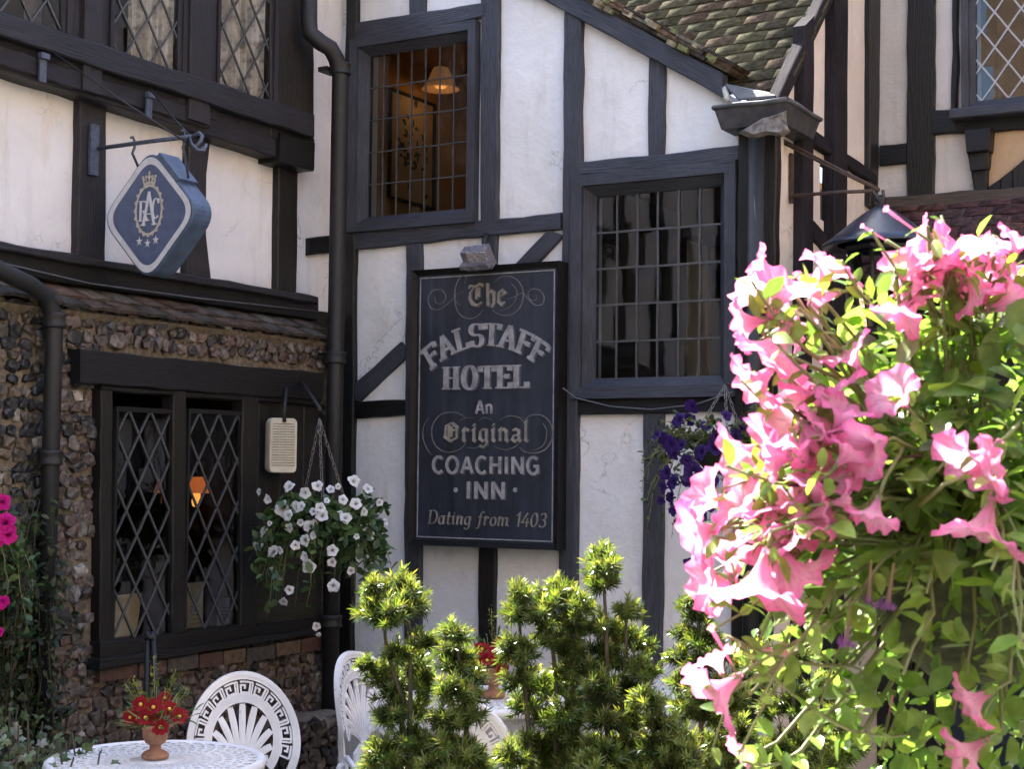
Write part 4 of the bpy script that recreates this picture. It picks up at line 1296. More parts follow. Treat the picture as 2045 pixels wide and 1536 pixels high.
# ================================================================== INN BOARD
def build_board():
    o1, o2 = 0.05, 0.12
    q = [(828, 547), (1116, 527), (1108, 1092), (824, 1083)]
    r = rect_of(MP, q, o2)
    root = thing("inn_sign", "tall navy inn board with pale lettering fixed to the white gabled wing", "sign", tuple(MP.at(.5 * (r[0] + r[1]), r[2], o1)))
    m, t, b = base_mat("navy_board_paint")
    g = noise_tex(t, 1.0, 5, 0.6, stretch=(14, 14, 0.5))
    n = noise_tex(t, 5, 6, 0.6)
    rr = ramp(t, g.outputs[0], [(0.3, (0.014, 0.018, 0.027)), (0.7, (0.038, 0.046, 0.066))])
    r2 = ramp(t, n.outputs[0], [(0.3, (0.7,) * 3), (0.75, (1.3,) * 3)])
    t.links.new(mixc(t, 1.0, rr.outputs[0], r2.outputs[0], 'MULTIPLY'), b.inputs["Base Color"])
    b.inputs["Roughness"].default_value = 0.38
    bump(t, b, g.outputs[0], 0.3, 0.004)
    mb = MB(); n_ = 9; rnd = random.Random(1)
    for i in range(n_):
        a = r[0] + (r[1] - r[0]) * i / n_; c = r[0] + (r[1] - r[0]) * (i + 1) / n_
        o = o2 - 0.012 - rnd.uniform(0, .0015)
        mb.hexa([MP.at(a, r[2], o1), MP.at(c, r[2], o1), MP.at(c, r[2], o), MP.at(a, r[2], o), MP.at(a, r[3], o1), MP.at(c, r[3], o1), MP.at(c, r[3], o), MP.at(a, r[3], o)])
    mb.build("board", m, root)
    rect_frame(MP, grow(r, .016), grow(r, -.012), 0.03, o2 + .014, o2 - .004).build("frame", M['black'], root)
    fn = lambda x, y, z: MP.at(x, y, z)
    zb = o2 - 0.0125
    pale = simple("faded_white_lettering", (0.27, 0.27, 0.28), .6, 0, .35, 25, .1)
    dim = simple("grey_letter_shade", (0.075, 0.08, 0.095), .6, 0, .3, 25, .1)
    cream = simple("faded_cream_lettering", (0.24, 0.225, 0.19), .6, 0, .35, 25, .1)
    mb = MB()
    i_ = grow(r, -.026)
    mb.ribbon([(i_[0], i_[2]), (i_[1], i_[2]), (i_[1], i_[3]), (i_[0], i_[3])], .006, fn, zb, zb + .003, True)
    mb.build("border_line", pale, root)
    Z = lambda X, Y: MP.tz(780 + X / 2.3275, 480 + Y / 2.3275, zb)
    def box_(x0, x1, y0, y1):
        cx, cy = .5 * (x0 + x1), .5 * (y0 + y1)
        a = Z(x0, cy)[0]; b_ = Z(x1, cy)[0]
        return a, b_, Z(cx, y1)[1], Z(cx, y0)[1]
    def line(name, txt, G, bx, mat, thick, thin, **k):
        x0, x1, y0, y1 = box_(*bx)
        d = k.pop('drop', .006)
        if d:
            mb = MB(); write(mb, lambda x, y, z: MP.at(x + d, y - d * .8, z), txt, G, x0, x1, y0, y1, zb, zb + .0025, thick * 1.15, thin * 1.3, **k)
            mb.build("lettering_shade", dim, root)
        mb = MB(); write(mb, fn, txt, G, x0, x1, y0, y1, zb, zb + .0055, thick, thin, **k)
        mb.build("lettering", mat, root)
    line("the", "The", GB, (352, 542, 198, 302), cream, .15, .05, nib=38, gap=.02)
    # arched hotel name
    x0, x1, y0, y1 = box_(158, 732, 385, 490)
    cx = .5 * (x0 + x1); R = (x1 - x0) * 0.78
    def warp(u, v):
        a = (u - cx) / R
        rr_ = R + (v - y0)
        return (cx + rr_ * math.sin(a) * .94, y0 + rr_ * math.cos(a) - R)
    line("name", "FALSTAFF", GL, (158, 732, 385, 490), pale, .23, .055, gap=.02, serif=.17, warp=warp)
    line("name", "HOTEL", GL, (243, 642, 583, 690), pale, .24, .055, gap=.05, serif=.17)
    line("an", "An", GS, (395, 476, 744, 806), pale, .17, .15, drop=0)
    line("orig", "Original", GB, (243, 645, 845, 935), cream, .15, .05, nib=38, gap=.05, drop=.004)
    line("coach", "COACHING", GS, (194, 697, 1006, 1085), pale, .17, .15, gap=.10)
    line("inn", "INN", GS, (350, 536, 1123, 1203), pale, .19, .16, gap=.12)
    line("date", "Dating from 1403", GI, (172, 722, 1262, 1326), cream, .11, .035, nib=25, gap=.05, shear=.16, drop=.003)
    for X in (304, 581):
        mb = MB(); c = Z(X, 1161)
        mb.ribbon(arc(c[0], c[1], .006, .006, 0, 345, 10), .012, fn, zb, zb + .005, True)
        mb.build("lettering_dot", pale, root)
    # flourishes
    def curve(mb, pts, w0, w1, dz=0):
        P = [Z(*p) for p in pts]
        out = []
        for i in range(len(P) - 1):
            p0, p1, p2, p3 = P[max(i - 1, 0)], P[i], P[i + 1], P[min(i + 2, len(P) - 1)]
            for k in range(7):
                t_ = k / 7
                out.append(tuple(.5 * (2 * p1[j] + (p2[j] - p0[j]) * t_ + (2 * p0[j] - 5 * p1[j] + 4 * p2[j] - p3[j]) * t_ ** 2 + (-p0[j] + 3 * p1[j] - 3 * p2[j] + p3[j]) * t_ ** 3) for j in (0, 1)))
        out.append(P[-1])
        mb.ribbon(out, lambda k, nx, ny: w0 + (w1 - w0) * math.sin(math.pi * k), fn, zb, zb + .003 + dz)
    mb = MB()
    C = lambda x, y, rx, ry, a0, a1, n=14: [(x + rx * math.cos(rad(a0 + (a1 - a0) * i / n)), y - ry * math.sin(rad(a0 + (a1 - a0) * i / n))) for i in range(n + 1)]
    curve(mb, C(212, 272, 36, 42, 270, 20, 14)[::-1][:0] + [(206, 262), (212, 290), (240, 292), (258, 262), (238, 232), (200, 232), (176, 268), (186, 312), (222, 322), (262, 298), (300, 262), (340, 236)], .0015, .005)
    curve(mb, [(345, 200), (352, 172), (330, 168), (308, 200), (298, 262), (312, 330), (352, 362), (398, 356), (432, 322)], .0015, .006, .0003)
    curve(mb, [(330, 300), (306, 288), (304, 252), (330, 232)], .001, .003, .0005)
    curve(mb, [(682, 252), (676, 276), (650, 276), (640, 246), (660, 226), (694, 232), (714, 262), (706, 296), (672, 300), (640, 272), (612, 246), (575, 262), (536, 276)], .0015, .005)
    curve(mb, [(480, 196), (520, 168), (570, 172), (606, 206), (618, 256), (602, 312), (560, 346), (510, 346), (472, 322)], .0015, .006, .0003)
    curve(mb, [(560, 200), (586, 230), (582, 276), (552, 312), (506, 326)], .001, .003, .0006)
    scr = simple("dull_scroll_paint", (0.15, 0.145, 0.145), .6, 0, .3, 25, .1)
    mb.build("scrollwork", scr, root); mb = MB()
    curve(mb, [(176, 826), (154, 868), (152, 920), (172, 974), (196, 1000)], .001, .004)
    curve(mb, [(344, 820), (300, 800), (238, 808), (200, 850), (192, 906), (212, 958), (262, 986), (318, 974), (352, 944)], .0015, .006)
    curve(mb, [(318, 842), (348, 826), (392, 826)], .001, .003); curve(mb, [(410, 838), (440, 824), (476, 838)], .001, .003)
    curve(mb, [(508, 836), (552, 816), (600, 826), (622, 850)], .001, .004); curve(mb, [(352, 962), (396, 966), (426, 946)], .001, .003)
    curve(mb, [(482, 960), (536, 974), (584, 956), (606, 930)], .001, .004)
    curve(mb, [(618, 838), (660, 812), (712, 818), (748, 860), (752, 920), (720, 972), (668, 990), (622, 982), (600, 962)], .0015, .007, .0003)
    curve(mb, [(708, 850), (726, 884), (720, 936), (694, 966), (656, 978)], .001, .004, .0006)
    mb.build("scrollwork", scr, root)
    # floodlight above the board
    fl = thing("floodlight", "small grey glass-fronted floodlight perched on top of the inn board", "light", tuple(MP.pt(955, 520, .15)))
    c = MP.pt(952, 512, .20)
    X, Y, Zv = MP.D, (MP.N * .75 - V((0, 0, .66))).normalized(), (MP.N * .66 + V((0, 0, .75))).normalized()
    mb = MB()
    bx = [(-.06, -.045), (.06, -.045), (.085, .045), (-.085, .045)]
    f0 = [c + X * a + Zv * b - Y * .04 for a, b in bx]; f1 = [c + X * a * .8 + Zv * b * .8 + Y * .03 for a, b in bx]
    pr = [c + X * a + Zv * b - Y * .02 for a, b in [(-.07, -.06), (.07, -.06), (.085, .05), (-.085, .05)]]
    p0 = MP.pt(930, 532, .14)
    gm = simple("dusty_grey_housing", (0.20, 0.19, 0.22), .35, .2, .5, 40, .5)
    mb.box(MP.pt(955, 515, .19), X * .075 + Zv * .004, Zv * .058, Y * .03)
    mb.box(MP.pt(952, 527, .205), X * .085, Zv * .012, Y * .034)
    mb.build("housing", gm, fl)
    mb = MB(); rnd = random.Random(9)
    g0 = MP.pt(958, 516, .225)
    for i in range(5):
        for j in range(4):
            a = g0 + X * (-.055 + .022 * i) + Zv * (-.03 + .02 * j)
            mb.box(a, X * .0102, Zv * .0092, Y * .006)
    mb.build("lens", simple("ribbed_glass", (0.36, 0.34, 0.38), .12, 0, .4, 60, .2), fl)
    mb = MB()
    mb.tube([MP.pt(968, 505, .17), MP.pt(968, 480, .12), MP.pt(972, 470, .03)], .016, 10)
    mb.build("arm", M['iron'], fl)
build_board()

# ================================================================== DIAMOND HANGING SIGN
def build_diamond():
    B0 = LU.pt(190, 297, 0.05)
    SP = Plane(B0, MD, -LD)            # plane of the sign face, square to the wall
    root = thing("hanging_sign", "blue diamond-shaped box sign with white border and crowned emblem", "sign", tuple(SP.pt(297, 310)))
    fq = [SP.tz(297, 309), SP.tz(400 - 14, 428), SP.tz(290, 550), SP.tz(213, 440)]
    cx = .5 * (fq[1][0] + fq[3][0]); top, bot = fq[0][1], fq[2][1]; cz = .5 * (top + bot)
    hw = .5 * (fq[1][0] - fq[3][0]); hh = .5 * (top - bot)
    def dia(k, rc=0.24, n=7):
        c4 = [(0, hh * k), (hw * k, 0), (0, -hh * k), (-hw * k, 0)]
        out = []
        for i in range(4):
            p, a, b = V(c4[i]), V(c4[i - 1]), V(c4[(i + 1) % 4])
            s_, e = p.lerp(a, rc), p.lerp(b, rc)
            for j in range(n + 1):
                t = j / n
                out.append((s_.lerp(p, t)).lerp(p.lerp(e, t), t))
        return out
    sc_ = 1.14
    dep = 0.115
    at = lambda x, z, o=0.0: SP.at(cx + x, cz + z, o)
    blue = simple("blue_enamel", (0.055, 0.082, 0.16), .35, 0, .15, 20, .05)
    body = simple("blue_sign_case", (0.06, 0.09, 0.155), .4, 0, .3, 20, .15)
    wht = simple("sign_white", (0.52, 0.53, 0.56), .45, 0, .12, 30, .05)
    mb = MB()
    o = dia(sc_); oi = dia(sc_ * .975)
    n = len(o)
    for i in range(n):
        j = (i + 1) % n
        mb.poly([at(*o[i], -.004), at(*o[j], -.004), at(*o[j], -dep), at(*o[i], -dep)], None, None, True)
        mb.poly([at(*oi[i], .0), at(*oi[j], .0), at(*o[j], -.004), at(*o[i], -.004)])
        mb.poly([at(*o[i], -dep), at(*o[j], -dep), at(*oi[j], -dep - .004), at(*oi[i], -dep - .004)])
    mb.poly([at(*p, 0) for p in oi]); mb.poly([at(*p, -dep - .004) for p in reversed(oi)])
    mb.build("case", body, root)
    mb = MB()
    a, b = dia(sc_ * .955), dia(sc_ * .835)
    for i in range(n):
        j = (i + 1) % n
        mb.poly([at(*a[i], .003), at(*a[j], .003), at(*b[j], .003), at(*b[i], .003)])
    mb.build("border", wht, root)
    mb = MB(); mb.poly([at(*p, .0022) for p in dia(sc_ * .84)]); mb.build("face", blue, root)
    # emblem: ring, crown, monogram, stars (local units: half height = 1)
    fn = lambda x, y, z: at(x * hh, y * hh, .003 + z)
    e_, y0 = .30, .06
    gold = simple("cream_emblem", (0.42, 0.39, 0.33), .5, 0, .3, 60, .1)
    mb = MB()
    ring = arc(0, .10, .265, .40, 0, 352, 44)
    mb.ribbon(arc(0, .08, .285, .405, 0, 351, 40), .04, fn, 0, .0015, True)
    for i in range(20):
        a_ = 2 * math.pi * i / 20
        p = (.30 * math.cos(a_), .08 + .42 * math.sin(a_))
        mb.ribbon(arc(p[0], p[1], .022, .022, 0, 300, 6), .02, fn, 0, .0022, True)
    mb.build("wreath", gold, root)
    mb = MB()
    fn0 = fn; fn = lambda x, y, z: fn0(x * .74, .515 + (y - .54) * .72, z)
    mb.ribbon([(-.17, .54), (0, .565), (.17, .54)], .05, fn, 0, .002)
    for x in (-.17, -.085, 0, .085, .17):
        mb.ribbon([(x * .95, .56), (x * 1.1, .70 - abs(x) * .1)], .035, fn, 0, .0026)
        mb.ribbon(arc(x * 1.1, .71 - abs(x) * .1, .022, .026, 0, 300, 6), .024, fn, 0, .003, True)
    mb.ribbon([(-.15, .62), (-.06, .70), (0, .66), (.06, .70), (.15, .62)], .026, fn, 0, .0034)
    mb.ribbon([(0, .70), (0, .83)], .026, fn, 0, .0036); mb.ribbon([(-.045, .78), (.045, .78)], .022, fn, 0, .004)
    mb.build("crown", gold, root)
    fn = fn0
    mb = MB()
    write(mb, fn, "R", GL, -.225, .02, -.10, .24, 0, .003, .13, .045, serif=.12)
    write(mb, fn, "C", GL, .07, .245, -.07, .26, 0, .0032, .13, .045)
    write(mb, fn, "A", GL, -.135, .175, -.18, .38, 0, .0046, .10, .04, serif=.12)
    mb.build("monogram", wht, root)
    for x, y in ((-.19, -.43), (-.01, -.475), (.17, -.43)):
        mb = MB(); pts = []
        for i in range(10):
            r_ = .085 if i % 2 == 0 else .034
            a_ = math.pi / 2 + math.pi * i / 5
            pts.append((x + r_ * .9 * math.cos(a_), y + r_ * math.sin(a_)))
        c = len(mb.v)
        mb.v += [fn(x, y, .004)] + [fn(p[0], p[1], .0015) for p in pts]
        for i in range(10): mb.face((c, c + 1 + i, c + 1 + (i + 1) % 10))
        mb.build("star", wht, root)
    mb = MB()   # cap over the fixing on the upper edge
    p = at(hw * sc_ * .36, hh * sc_ * .66, -dep * .5)
    U = V((0, 0, 1)) * -hh + MD * hw; U.normalize(); Nn = V((0, 0, 1)) * hw + MD * hh; Nn.normalize()
    mb.box(p, U * .085, Nn * .012, LD * dep * .52)
    mb.build("cap_plate", body, root)
    # bracket
    bk = thing("sign_bracket", "iron wall bracket with scrolled end and stay wires holding the blue diamond sign", "bracket", tuple(LU.pt(188, 300, .05)))
    mb = MB()
    a, b = LU.pt(187, 248, .06), LU.pt(187, 350, .06)
    mb.box((a + b) * .5, LD * .025, MD * .008, V((0, 0, (a - b).length * .5)))
    mb.build("wall_plate", M['blueiron'], bk)
    mb = MB()
    zb = B0.z
    tip = SP.pt(385, 272); 
    mb.tube([B0, SP.pt(300, 282), tip], .0095, 10)
    e = lambda x, y, o: SP.pt(x, y, o)
    mb.tube([tip, e(398, 265, 0), e(404, 272, .0), e(400, 283, .01), e(392, 292, .02), e(388, 298, .02)], .009, 8)
    mb.tube([e(378, 272, 0), e(383, 288, .03), e(396, 300, .04), e(408, 300, .02), e(412, 288, 0)], .007, 8)
    mb.tube([e(386, 296, 0), e(397, 300, -.02), e(413, 290, -.03)], .006, 8)
    mb.build("arm", M['blueiron'], bk)
    for x in (265, 366):
        mb = MB()
        p0 = SP.pt(x, 281 if x < 300 else 268); p1 = SP.pt(x - 1 if x < 300 else x - 4, 336 if x < 300 else 352)
        o_ = -LD * -0.0
        mb.tube([p0 + V((0, 0, .012)) - LD * .012, p0 + V((0, 0, .018)), p0 + LD * .012, p0 - V((0, 0, .03)) + MD * .012, p0 - V((0, 0, .055)), p1 + LD * dep * .4], .006, 8)
        mb.build("hanger", M['blueiron'], bk)
    for w0, w1 in ((LU.pt(106, 104, .17), SP.pt(388, 294)), (LU.pt(302, 180, .17), SP.pt(384, 276))):
        mb = MB(); mb.tube([w0, w0.lerp(w1, .5) - V((0, 0, .008)), w1], .0042, 6); mb.build("stay_wire", M['iron'], bk)
    for x, y0_, y1_ in ((85, 112, 163), (297, 190, 236)):
        st = MB()
        a, b = LU.pt(x, y0_, .15), LU.pt(x, y1_, .15)
        st.box((a + b) * .5, LD * .018, MD * .005, V((0, 0, (a - b).length * .5)))
        st.box(a + MD * .01, LD * .024, MD * .01, V((0, 0, .012)))
        tag(st.build("iron_strap", M['blueiron']), ("grey iron strap below the left leaded window, farthest from the drainpipe" if x < 200 else "grey iron strap on the dark beam above the blue diamond sign"), "strap", "straps on the bay beam")
build_diamond()

# ================================================================== LOUDSPEAKER
def build_speaker():
    o0, o1 = .03, .13
    c = LL.pt(566, 890, o1)
    root = thing("loudspeaker", "cream outdoor loudspeaker with louvred grille on black boards beside the window", "speaker", tuple(c))
    a, b = LL.tz(534, 890, o1)[0], LL.tz(601, 890, o1)[0]
    z1, z0 = LL.tz(567, 836, o1)[1], LL.tz(567, 946, o1)[1]
    # turned a little towards the yard
    Xv = (LD * .90 + MD * .44).normalized(); Nv = V((Xv.y, -Xv.x, 0)); hw, hh = .074, (z1 - z0) * .5
    def rr(k, kz, rc, n=5):
        out = []
        w_, h_ = hw * k, hh * kz
        for sx, sy, a0 in ((1, 1, 0), (-1, 1, 90), (-1, -1, 180), (1, -1, 270)):
            for i in range(n + 1):
                t = rad(a0 + 90 * i / n)
                out.append((sx * (w_ - rc) + rc * math.cos(t), sy * (h_ - rc) + rc * math.sin(t)))
        return out
    P = lambda p, o: c + Xv * p[0] + V((0, 0, p[1])) + Nv * o
    mb = MB()
    prof = [(rr(.8, .9, .02), -.09), (rr(1, 1, .025), -.04), (rr(1, 1, .025), -.004), (rr(.95, .97, .022), .003), (rr(.80, .80, .012), .0), (rr(.80, .80, .012), -.02)]
    n = len(prof[0][0])
    for i in range(len(prof) - 1):
        for k in range(n):
            k2 = (k + 1) % n
            mb.poly([P(prof[i][0][k], prof[i][1]), P(prof[i][0][k2], prof[i][1]), P(prof[i + 1][0][k2], prof[i + 1][1]), P(prof[i + 1][0][k], prof[i + 1][1])], None, None, True)
    mb.poly([P(q, -.09) for q in reversed(prof[0][0])])
    cr = simple("cream_plastic", (0.52, 0.48, 0.38), .45, 0, .1, 20, .05)
    mb.build("case", cr, root)
    mb = MB(); mb.poly([P(q, -.018) for q in rr(.81, .81, .012)]); mb.build("speaker_cloth", simple("dark_cloth", (0.035, 0.03, 0.026), .9, 0, .2, 90, .2), root)
    mb = MB()
    for i in range(17):
        z = -hh * .80 + hh * 1.6 * (i + .5) / 17
        mb.box(c + V((0, 0, z)) + Nv * -.006, Xv * hw * .80, V((0, 0, .0036)), Nv * .007 - V((0, 0, .003)))
    for x in (-.27, .27):
        mb.box(c + Xv * hw * x + Nv * -.009, Xv * .002, V((0, 0, hh * .79)), Nv * .006)
    mb.build("grille", cr, root)
    mb = MB()
    mb.tube([c + V((0, 0, hh * .85)) + Nv * .004, c + V((0, 0, hh + .05)) + Nv * .004, LL.pt(572, 775, .08)], .010, 8)
    mb.tube([c - Nv * .05, c - Nv * .05 - MD * .12], .018, 8)
    mb.build("bracket", M['iron'], root)
build_speaker()

# ================================================================== LANTERN ON ITS BRACKET
def build_lantern():
    B = R1.pt(1580, 391, .02)
    BP = Plane(B, MD, -LD)
    br = thing("lantern_bracket", "rusty iron arm and stay projecting from the cream return wall", "bracket", tuple(B))
    rust = simple("rusty_iron", (0.06, 0.038, 0.03), .6, .1, .5, 50, .3)
    tip = BP.pt(1744, 381)
    mb = MB()
    a, b = R1.pt(1583, 308, .012), R1.pt(1578, 404, .012)
    mb.box((a + b) * .5, LD * .014, MD * .006, V((0, 0, (a - b).length * .5)))
    mb.build("wall_bar", rust, br)
    mb = MB()
    mb.tube([B, B.lerp(tip, .6) + V((0, 0, .004)), tip], .009, 8)
    mb.tube([tip, tip + MD * .02 - V((0, 0, .03)), tip + MD * .012 - V((0, 0, .06)), tip + MD * .035 - V((0, 0, .07)), tip + MD * .05 - V((0, 0, .04)), tip + MD * .045 + V((0, 0, .0))], .008, 8)
    mb.build("arm", rust, br)
    for dy in (0, 6):
        mb = MB(); mb.tube([BP.pt(1530, 262 + dy, .05), BP.pt(1650, 324 + dy, .02), tip + MD * .03 + V((0, 0, .004 - dy * .001))], .006, 6)
        mb.build("stay", rust, br)
    ax = tip + MD * .035
    root = thing("lantern", "blue-black conical-topped lantern hanging behind the pink petunias", "lantern", (ax.x, ax.y, BP.pt(1750, 500).z))
    d = ax.y
    zt = BP.pt(1750, 420).z; zb = BP.pt(1750, 494).z; zl = BP.pt(1750, 660).z
    rw = 0.27
    cap = simple("blue_black_enamel", (0.014, 0.020, 0.038), .3, 0, .3, 12, .15)
    mb = MB()
    mb.lathe([(.02, zt + .02), (.045, zt + .005), (.085, zt - .02), (.15, zt - .07), (.22, zb + .045), (rw, zb + .01), (rw, zb), (.2, zb + .01)], (ax.x, ax.y, 0), 32)
    mb.build("cap", cap, root)
    mb = MB()
    mb.tube([tip + MD * .035 - V((0, 0, .065)), V((ax.x, ax.y, zt + .07)), V((ax.x, ax.y, zt))], .010, 8)
    mb.lathe([(.012, zt + .06), (.03, zt + .05), (.012, zt + .03), (.03, zt + .015)], (ax.x, ax.y, 0), 14)
    mb.build("hook", M['iron'], root)
    mb = MB()
    for k in range(6):
        a0 = 2 * math.pi * k / 6
        p = V((ax.x + .15 * math.cos(a0), ax.y + .15 * math.sin(a0), zb)); q = V((ax.x + .09 * math.cos(a0), ax.y + .09 * math.sin(a0), zl))
        mb.tube([p, q], .010, 6)
    mb.lathe([(.155, zb - .02), (.165, zb), (.14, zb + .005)], (ax.x, ax.y, 0), 6, sm=False)
    mb.lathe([(.0, zl - .05), (.05, zl - .02), (.10, zl - .005), (.10, zl + .012), (.06, zl + .015)], (ax.x, ax.y, 0), 6, sm=False)
    mb.build("cage", M['iron'], root)
    mb = MB()
    mb.lathe([(.085, zl + .01), (.145, zb - .01)], (ax.x, ax.y, 0), 6, sm=False)
    mb.build("glass", M['glass'], root)
    mb = MB()
    mb.lathe([(.0, zl + .02), (.035, zl + .03), (.035, zl + .05), (.018, zl + .06), (.018, zl + .14), (.03, zl + .15), (.035, zl + .2), (.0, zl + .23)], (ax.x, ax.y, 0), 14)
    mb.build("bulb_holder", simple("brass_fitting", (0.35, 0.24, 0.08), .4, .4, .2, 30, .05), root)
build_lantern()

# ================================================================== CABLES
def cable(pts, r, label):
    mb = MB(); mb.tube(pts, r, 6)
    tag(mb.build("cable", simple("grey_cable", (0.10, 0.10, 0.11), .5, 0, .2, 20, 0)), label, "cable")
cable([MP.pt(1124, 775, .13), MP.pt(1150, 795, .07), MP.pt(1220, 812, .06), MP.pt(1300, 818, .06), MP.pt(1390, 808, .07), MP.pt(1462, 783, .09)], .0035, "thin grey cable sagging under the large small-paned window")
cable([LU.pt(-30, 518, .10), LU.pt(0, 524, .10), LU.pt(180, 566, .10), LU.pt(400, 596, .10), LU.pt(636, 622, .09)], .004, "thin grey cable running along the black beam above the pent tiles")

# ================================================================== PLANT HELPERS
def leaf(mb, base, d, up, L_, W_, col, curl=0.25, fold=0.25):
    d = d.normalized()
    sd_ = d.cross(up)
    if sd_.length < 1e-4: sd_ = d.orthogonal()
    sd_.normalize(); n = sd_.cross(d)
    b = len(mb.v)
    def p(k, s_): return base + d * (L_ * k) + n * (-curl * L_ * k * k + fold * abs(s_) * W_ * .5) + sd_ * (s_ * W_ * .5)
    for k, s_ in ((0, 0), (.22, -.72), (.25, 0), (.22, .72), (.58, -.95), (.60, 0), (.58, .95), (.84, -.52), (.86, 0), (.84, .52), (1, 0)):
        mb.v.append(p(k, s_))
    for f in ((0, 2, 1), (0, 3, 2), (1, 2, 5, 4), (2, 3, 6, 5), (4, 5, 8, 7), (5, 6, 9, 8), (7, 8, 10), (8, 9, 10)):
        mb.face([b + i for i in f], None, col, True)

def needle(mb, base, d, up, L_, W_, col):
    d = d.normalized(); s_ = d.cross(up)
    if s_.length < 1e-4: s_ = d.orthogonal()
    s_.normalize(); n = s_.cross(d)
    b = len(mb.v)
    mb.v += [base - s_ * W_ * .35, base + s_ * W_ * .35, base + d * L_ * .55 + s_ * W_ * .5 + n * L_ * .05, base + d * L_ * .55 - s_ * W_ * .5 + n * L_ * .05, base + d * L_ + n * -.02 * L_]
    mb.face((b, b + 1, b + 2, b + 3), None, col, True); mb.face((b + 3, b + 2, b + 4), None, col, True)

def rvec(rnd):
    while True:
        v = V((rnd.uniform(-1, 1), rnd.uniform(-1, 1), rnd.uniform(-1, 1)))
        if .05 < v.length < 1: return v.normalized()

def flower_mesh(name, mat, R, tube, seed, lobes=5, ruff=.10, droop=0.0, open_=1.0, prof=None):
    """trumpet flower along +Z with the throat at the origin"""
    rnd = random.Random(seed)
    mb = MB(); seg = lobes * 8
    prof = prof or [(.10, 0.0, 0), (.14, .45, .05), (.20, .80, .15), (.42, 1.0, .4), (.72, 1.10, .7), (1.0, 1.08, 1.0)]
    rows = []
    ph = rnd.uniform(0, 6); amp = [rnd.uniform(.6, 1.4) for _ in range(lobes)]
    for (r, z, v) in prof:
        row = []
        for k in range(seg):
            a = 2 * math.pi * k / seg
            lb = 0.5 + 0.5 * math.cos(lobes * a)
            am = amp[int((a / (2 * math.pi) * lobes + .5)) % lobes]
            rr_ = R * r * (1 - .16 * v * (1 - lb) + .05 * v * math.sin(3 * a + ph)) * (1 if v < .3 else open_)
            zz = tube * z + R * v * v * (ruff * math.sin(lobes * a * 2 + ph) * am + .16 * math.sin(2 * a + ph) - droop * am + .012 * math.sin(9 * a + ph))
            row.append(mb.add((rr_ * math.cos(a), rr_ * math.sin(a), zz)))
        rows.append((row, v))
    for i in range(len(rows) - 1):
        (a, va), (b, vb) = rows[i], rows[i + 1]
        for k in range(seg):
            k2 = (k + 1) % seg
            mb.face((a[k], a[k2], b[k2], b[k]), [(k / seg, va), ((k + 1) / seg, va), ((k + 1) / seg, vb), (k / seg, vb)], None, True)
    me = mb.build(name, mat)
    d = me.data
    bpy.data.objects.remove(me)
    return d

def put(data, name, parent, loc, axis, roll=0.0, s=1.0):
    o = bpy.data.objects.new(name, data); COL.objects.link(o)
    q = axis.normalized().to_track_quat('Z', 'Y').to_matrix().to_4x4()
    o.parent = parent
    o.matrix_local = Matrix.Translation(V(loc) - WLOC[parent.name]) @ q @ Matrix.Rotation(roll, 4, 'Z') @ Matrix.Scale(s, 4)
    return o

